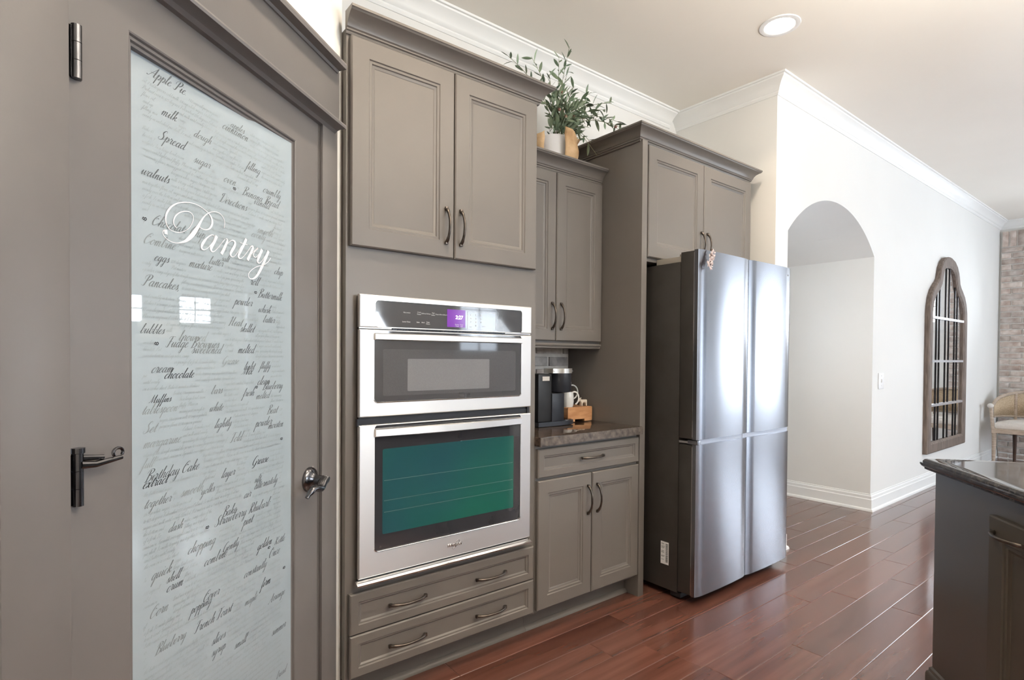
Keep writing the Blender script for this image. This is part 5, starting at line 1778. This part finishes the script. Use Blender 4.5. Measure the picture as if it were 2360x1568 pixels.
# local: x runs along the cabinet-facing edge towards the camera side, y runs away behind, corner at the origin
isl = thing('kitchen_island', 'taupe island cabinet, colour darkened for shade, with panelled door at the right edge', 'island', (AI + Vector((-0.25, -0.65, 0)))[:])
IL, IW = 2.4, 1.0
def I_(mb):
    return mb.xf(MI)
part('body', I_(MB().box(0.032, IL - 0.03, 0.034, IW - 0.03, 0.0, 0.824, b=0.003)), island_shade_paint, isl, smooth=20)
d = MB().loops(0.36, 0.80, 0.13, 0.765, rings(0.062, 0.0))
d.v = [(x, y + 0.013, z) for x, y, z in d.v]
dd = part('door', I_(d), island_shade_paint, isl, smooth=20)
pm = PULL.copy()
inst('handle', pm, dd, (MI @ Vector((0.450, 0.013, 0.722))), (0, math.pi / 2, math.pi + ia))
d = MB().loops(0.81, 1.25, 0.13, 0.765, rings(0.062, 0.0))
d.v = [(x, y + 0.013, z) for x, y, z in d.v]
part('door', I_(d), island_shade_paint, isl, smooth=20)
bsb = [(0, 0.0), (0.014, 0.0), (0.014, 0.115), (0.012, 0.124), (0.007, 0.130), (0.006, 0.140), (0.0, 0.146)]
pth = [(0.034, IW - 0.03), (0.032, 0.034), (IL - 0.03, 0.034), (IL - 0.03, IW - 0.03)]
mbp = MB().sweep([(p[0], p[1]) for p in pth], bsb)
I_(mbp)
part('baseboard', mbp, island_shade_paint, isl, smooth=30)
tp = MB()
edge = [(-0.03, 0.8255), (0.0, 0.8255), (0.006, 0.829), (0.006, 0.834), (0.012, 0.838), (0.016, 0.845), (0.016, 0.850), (0.010, 0.852), (0.010, 0.856), (0.006, 0.862), (0.0, 0.865), (-0.03, 0.865)]
ring_ = [(0.016, IW - 0.016), (0.016, 0.016), (IL - 0.016, 0.016), (IL - 0.016, IW - 0.016)]
tp.sweep(ring_, edge, closed=True)
tp.box(0.03, IL - 0.03, 0.03, IW - 0.03, 0.8256, 0.8649)
solo('island_countertop', I_(tp), island_granite, 'polished black granite island top with ogee edge', 'countertop', smooth=30)

# pendant lamp of the living area (seen mirrored in the pantry glass)
shade_m = M('linen_shade', (0.8, 0.72, 0.6), 0.8, emit=(1.0, 0.8, 0.55), estr=0.5)
noise_color(shade_m, (0.78, 0.70, 0.58), (0.82, 0.74, 0.62), nscale=60)
pl = thing('drum_pendant', 'drum pendant lamp hanging over the living area', 'pendant lamp', (6.5, 0.62, 1.15))
part('drum_shade', MB().lathe([(0.20, 1.40), (0.20, 1.60), (0.196, 1.60), (0.196, 1.40)], (6.5, 0.62, 0), 36, caps=False), shade_m, pl, smooth=50)
part('rod', MB().tube([(6.5, 0.62, 1.35), (6.5, 0.62, CEIL)], 0.006, 8), bronze, pl)
for k in range(5):
    a = k * 1.2566
    part('arm', MB().tube([(6.5, 0.62, 1.36), (6.5 + 0.10 * math.cos(a), 0.62 + 0.10 * math.sin(a), 1.30), (6.5 + 0.13 * math.cos(a), 0.62 + 0.13 * math.sin(a), 1.21), (6.5 + 0.07 * math.cos(a), 0.62 + 0.07 * math.sin(a), 1.16)], 0.006, 8), bronze, pl, smooth=60)

# inverted-bowl pendants added over the island, out of view, to brighten the ceiling
bowl_m = M('frosted_bowl_glass', (0.8, 0.76, 0.7), 0.4)
noise_color(bowl_m, (0.78, 0.74, 0.68), (0.82, 0.78, 0.72), nscale=5)
def added_bowl_pendant(x, y, label, watts):
    t = thing('added_bowl_pendant', label, 'pendant lamp', (x, y, 2.02), 'added bowl pendants over the island')
    part('bowl', MB().lathe([(0.0, 2.02), (0.09, 2.03), (0.16, 2.07), (0.20, 2.13), (0.21, 2.16), (0.204, 2.16), (0.19, 2.13), (0.15, 2.08), (0.08, 2.042), (0.0, 2.034)], (x, y, 0), 36), bowl_m, t, smooth=50)
    for k in range(3):
        a = k * 2.0944
        part('chain', MB().tube([(x + 0.205 * math.cos(a), y + 0.205 * math.sin(a), 2.155), (x, y, 2.62)], 0.003, 6), bronze, t)
    part('rod', MB().tube([(x, y, 2.62), (x, y, CEIL - 0.02)], 0.006, 8), bronze, t)
    part('canopy', MB().lathe([(0.0, CEIL - 0.03), (0.05, CEIL - 0.025), (0.06, CEIL)], (x, y, 0), 20), bronze, t)
    l = bpy.data.lights.new('added_pendant_fill', 'AREA')
    l.shape = 'DISK'
    l.size = 0.30
    l.energy = watts
    l.color = (1.0, 0.93, 0.83)
    o = bpy.data.objects.new('added_pendant_fill', l)
    COL.objects.link(o)
    o.location = (x, y, 2.14)
    o.rotation_euler = (math.pi, 0, 0)
added_bowl_pendant(2.20, -0.13, 'added inverted bowl pendant over the end of the island nearest the refrigerator', 31)
added_bowl_pendant(1.28, -0.90, 'added inverted bowl pendant over the far left end of the island', 54)
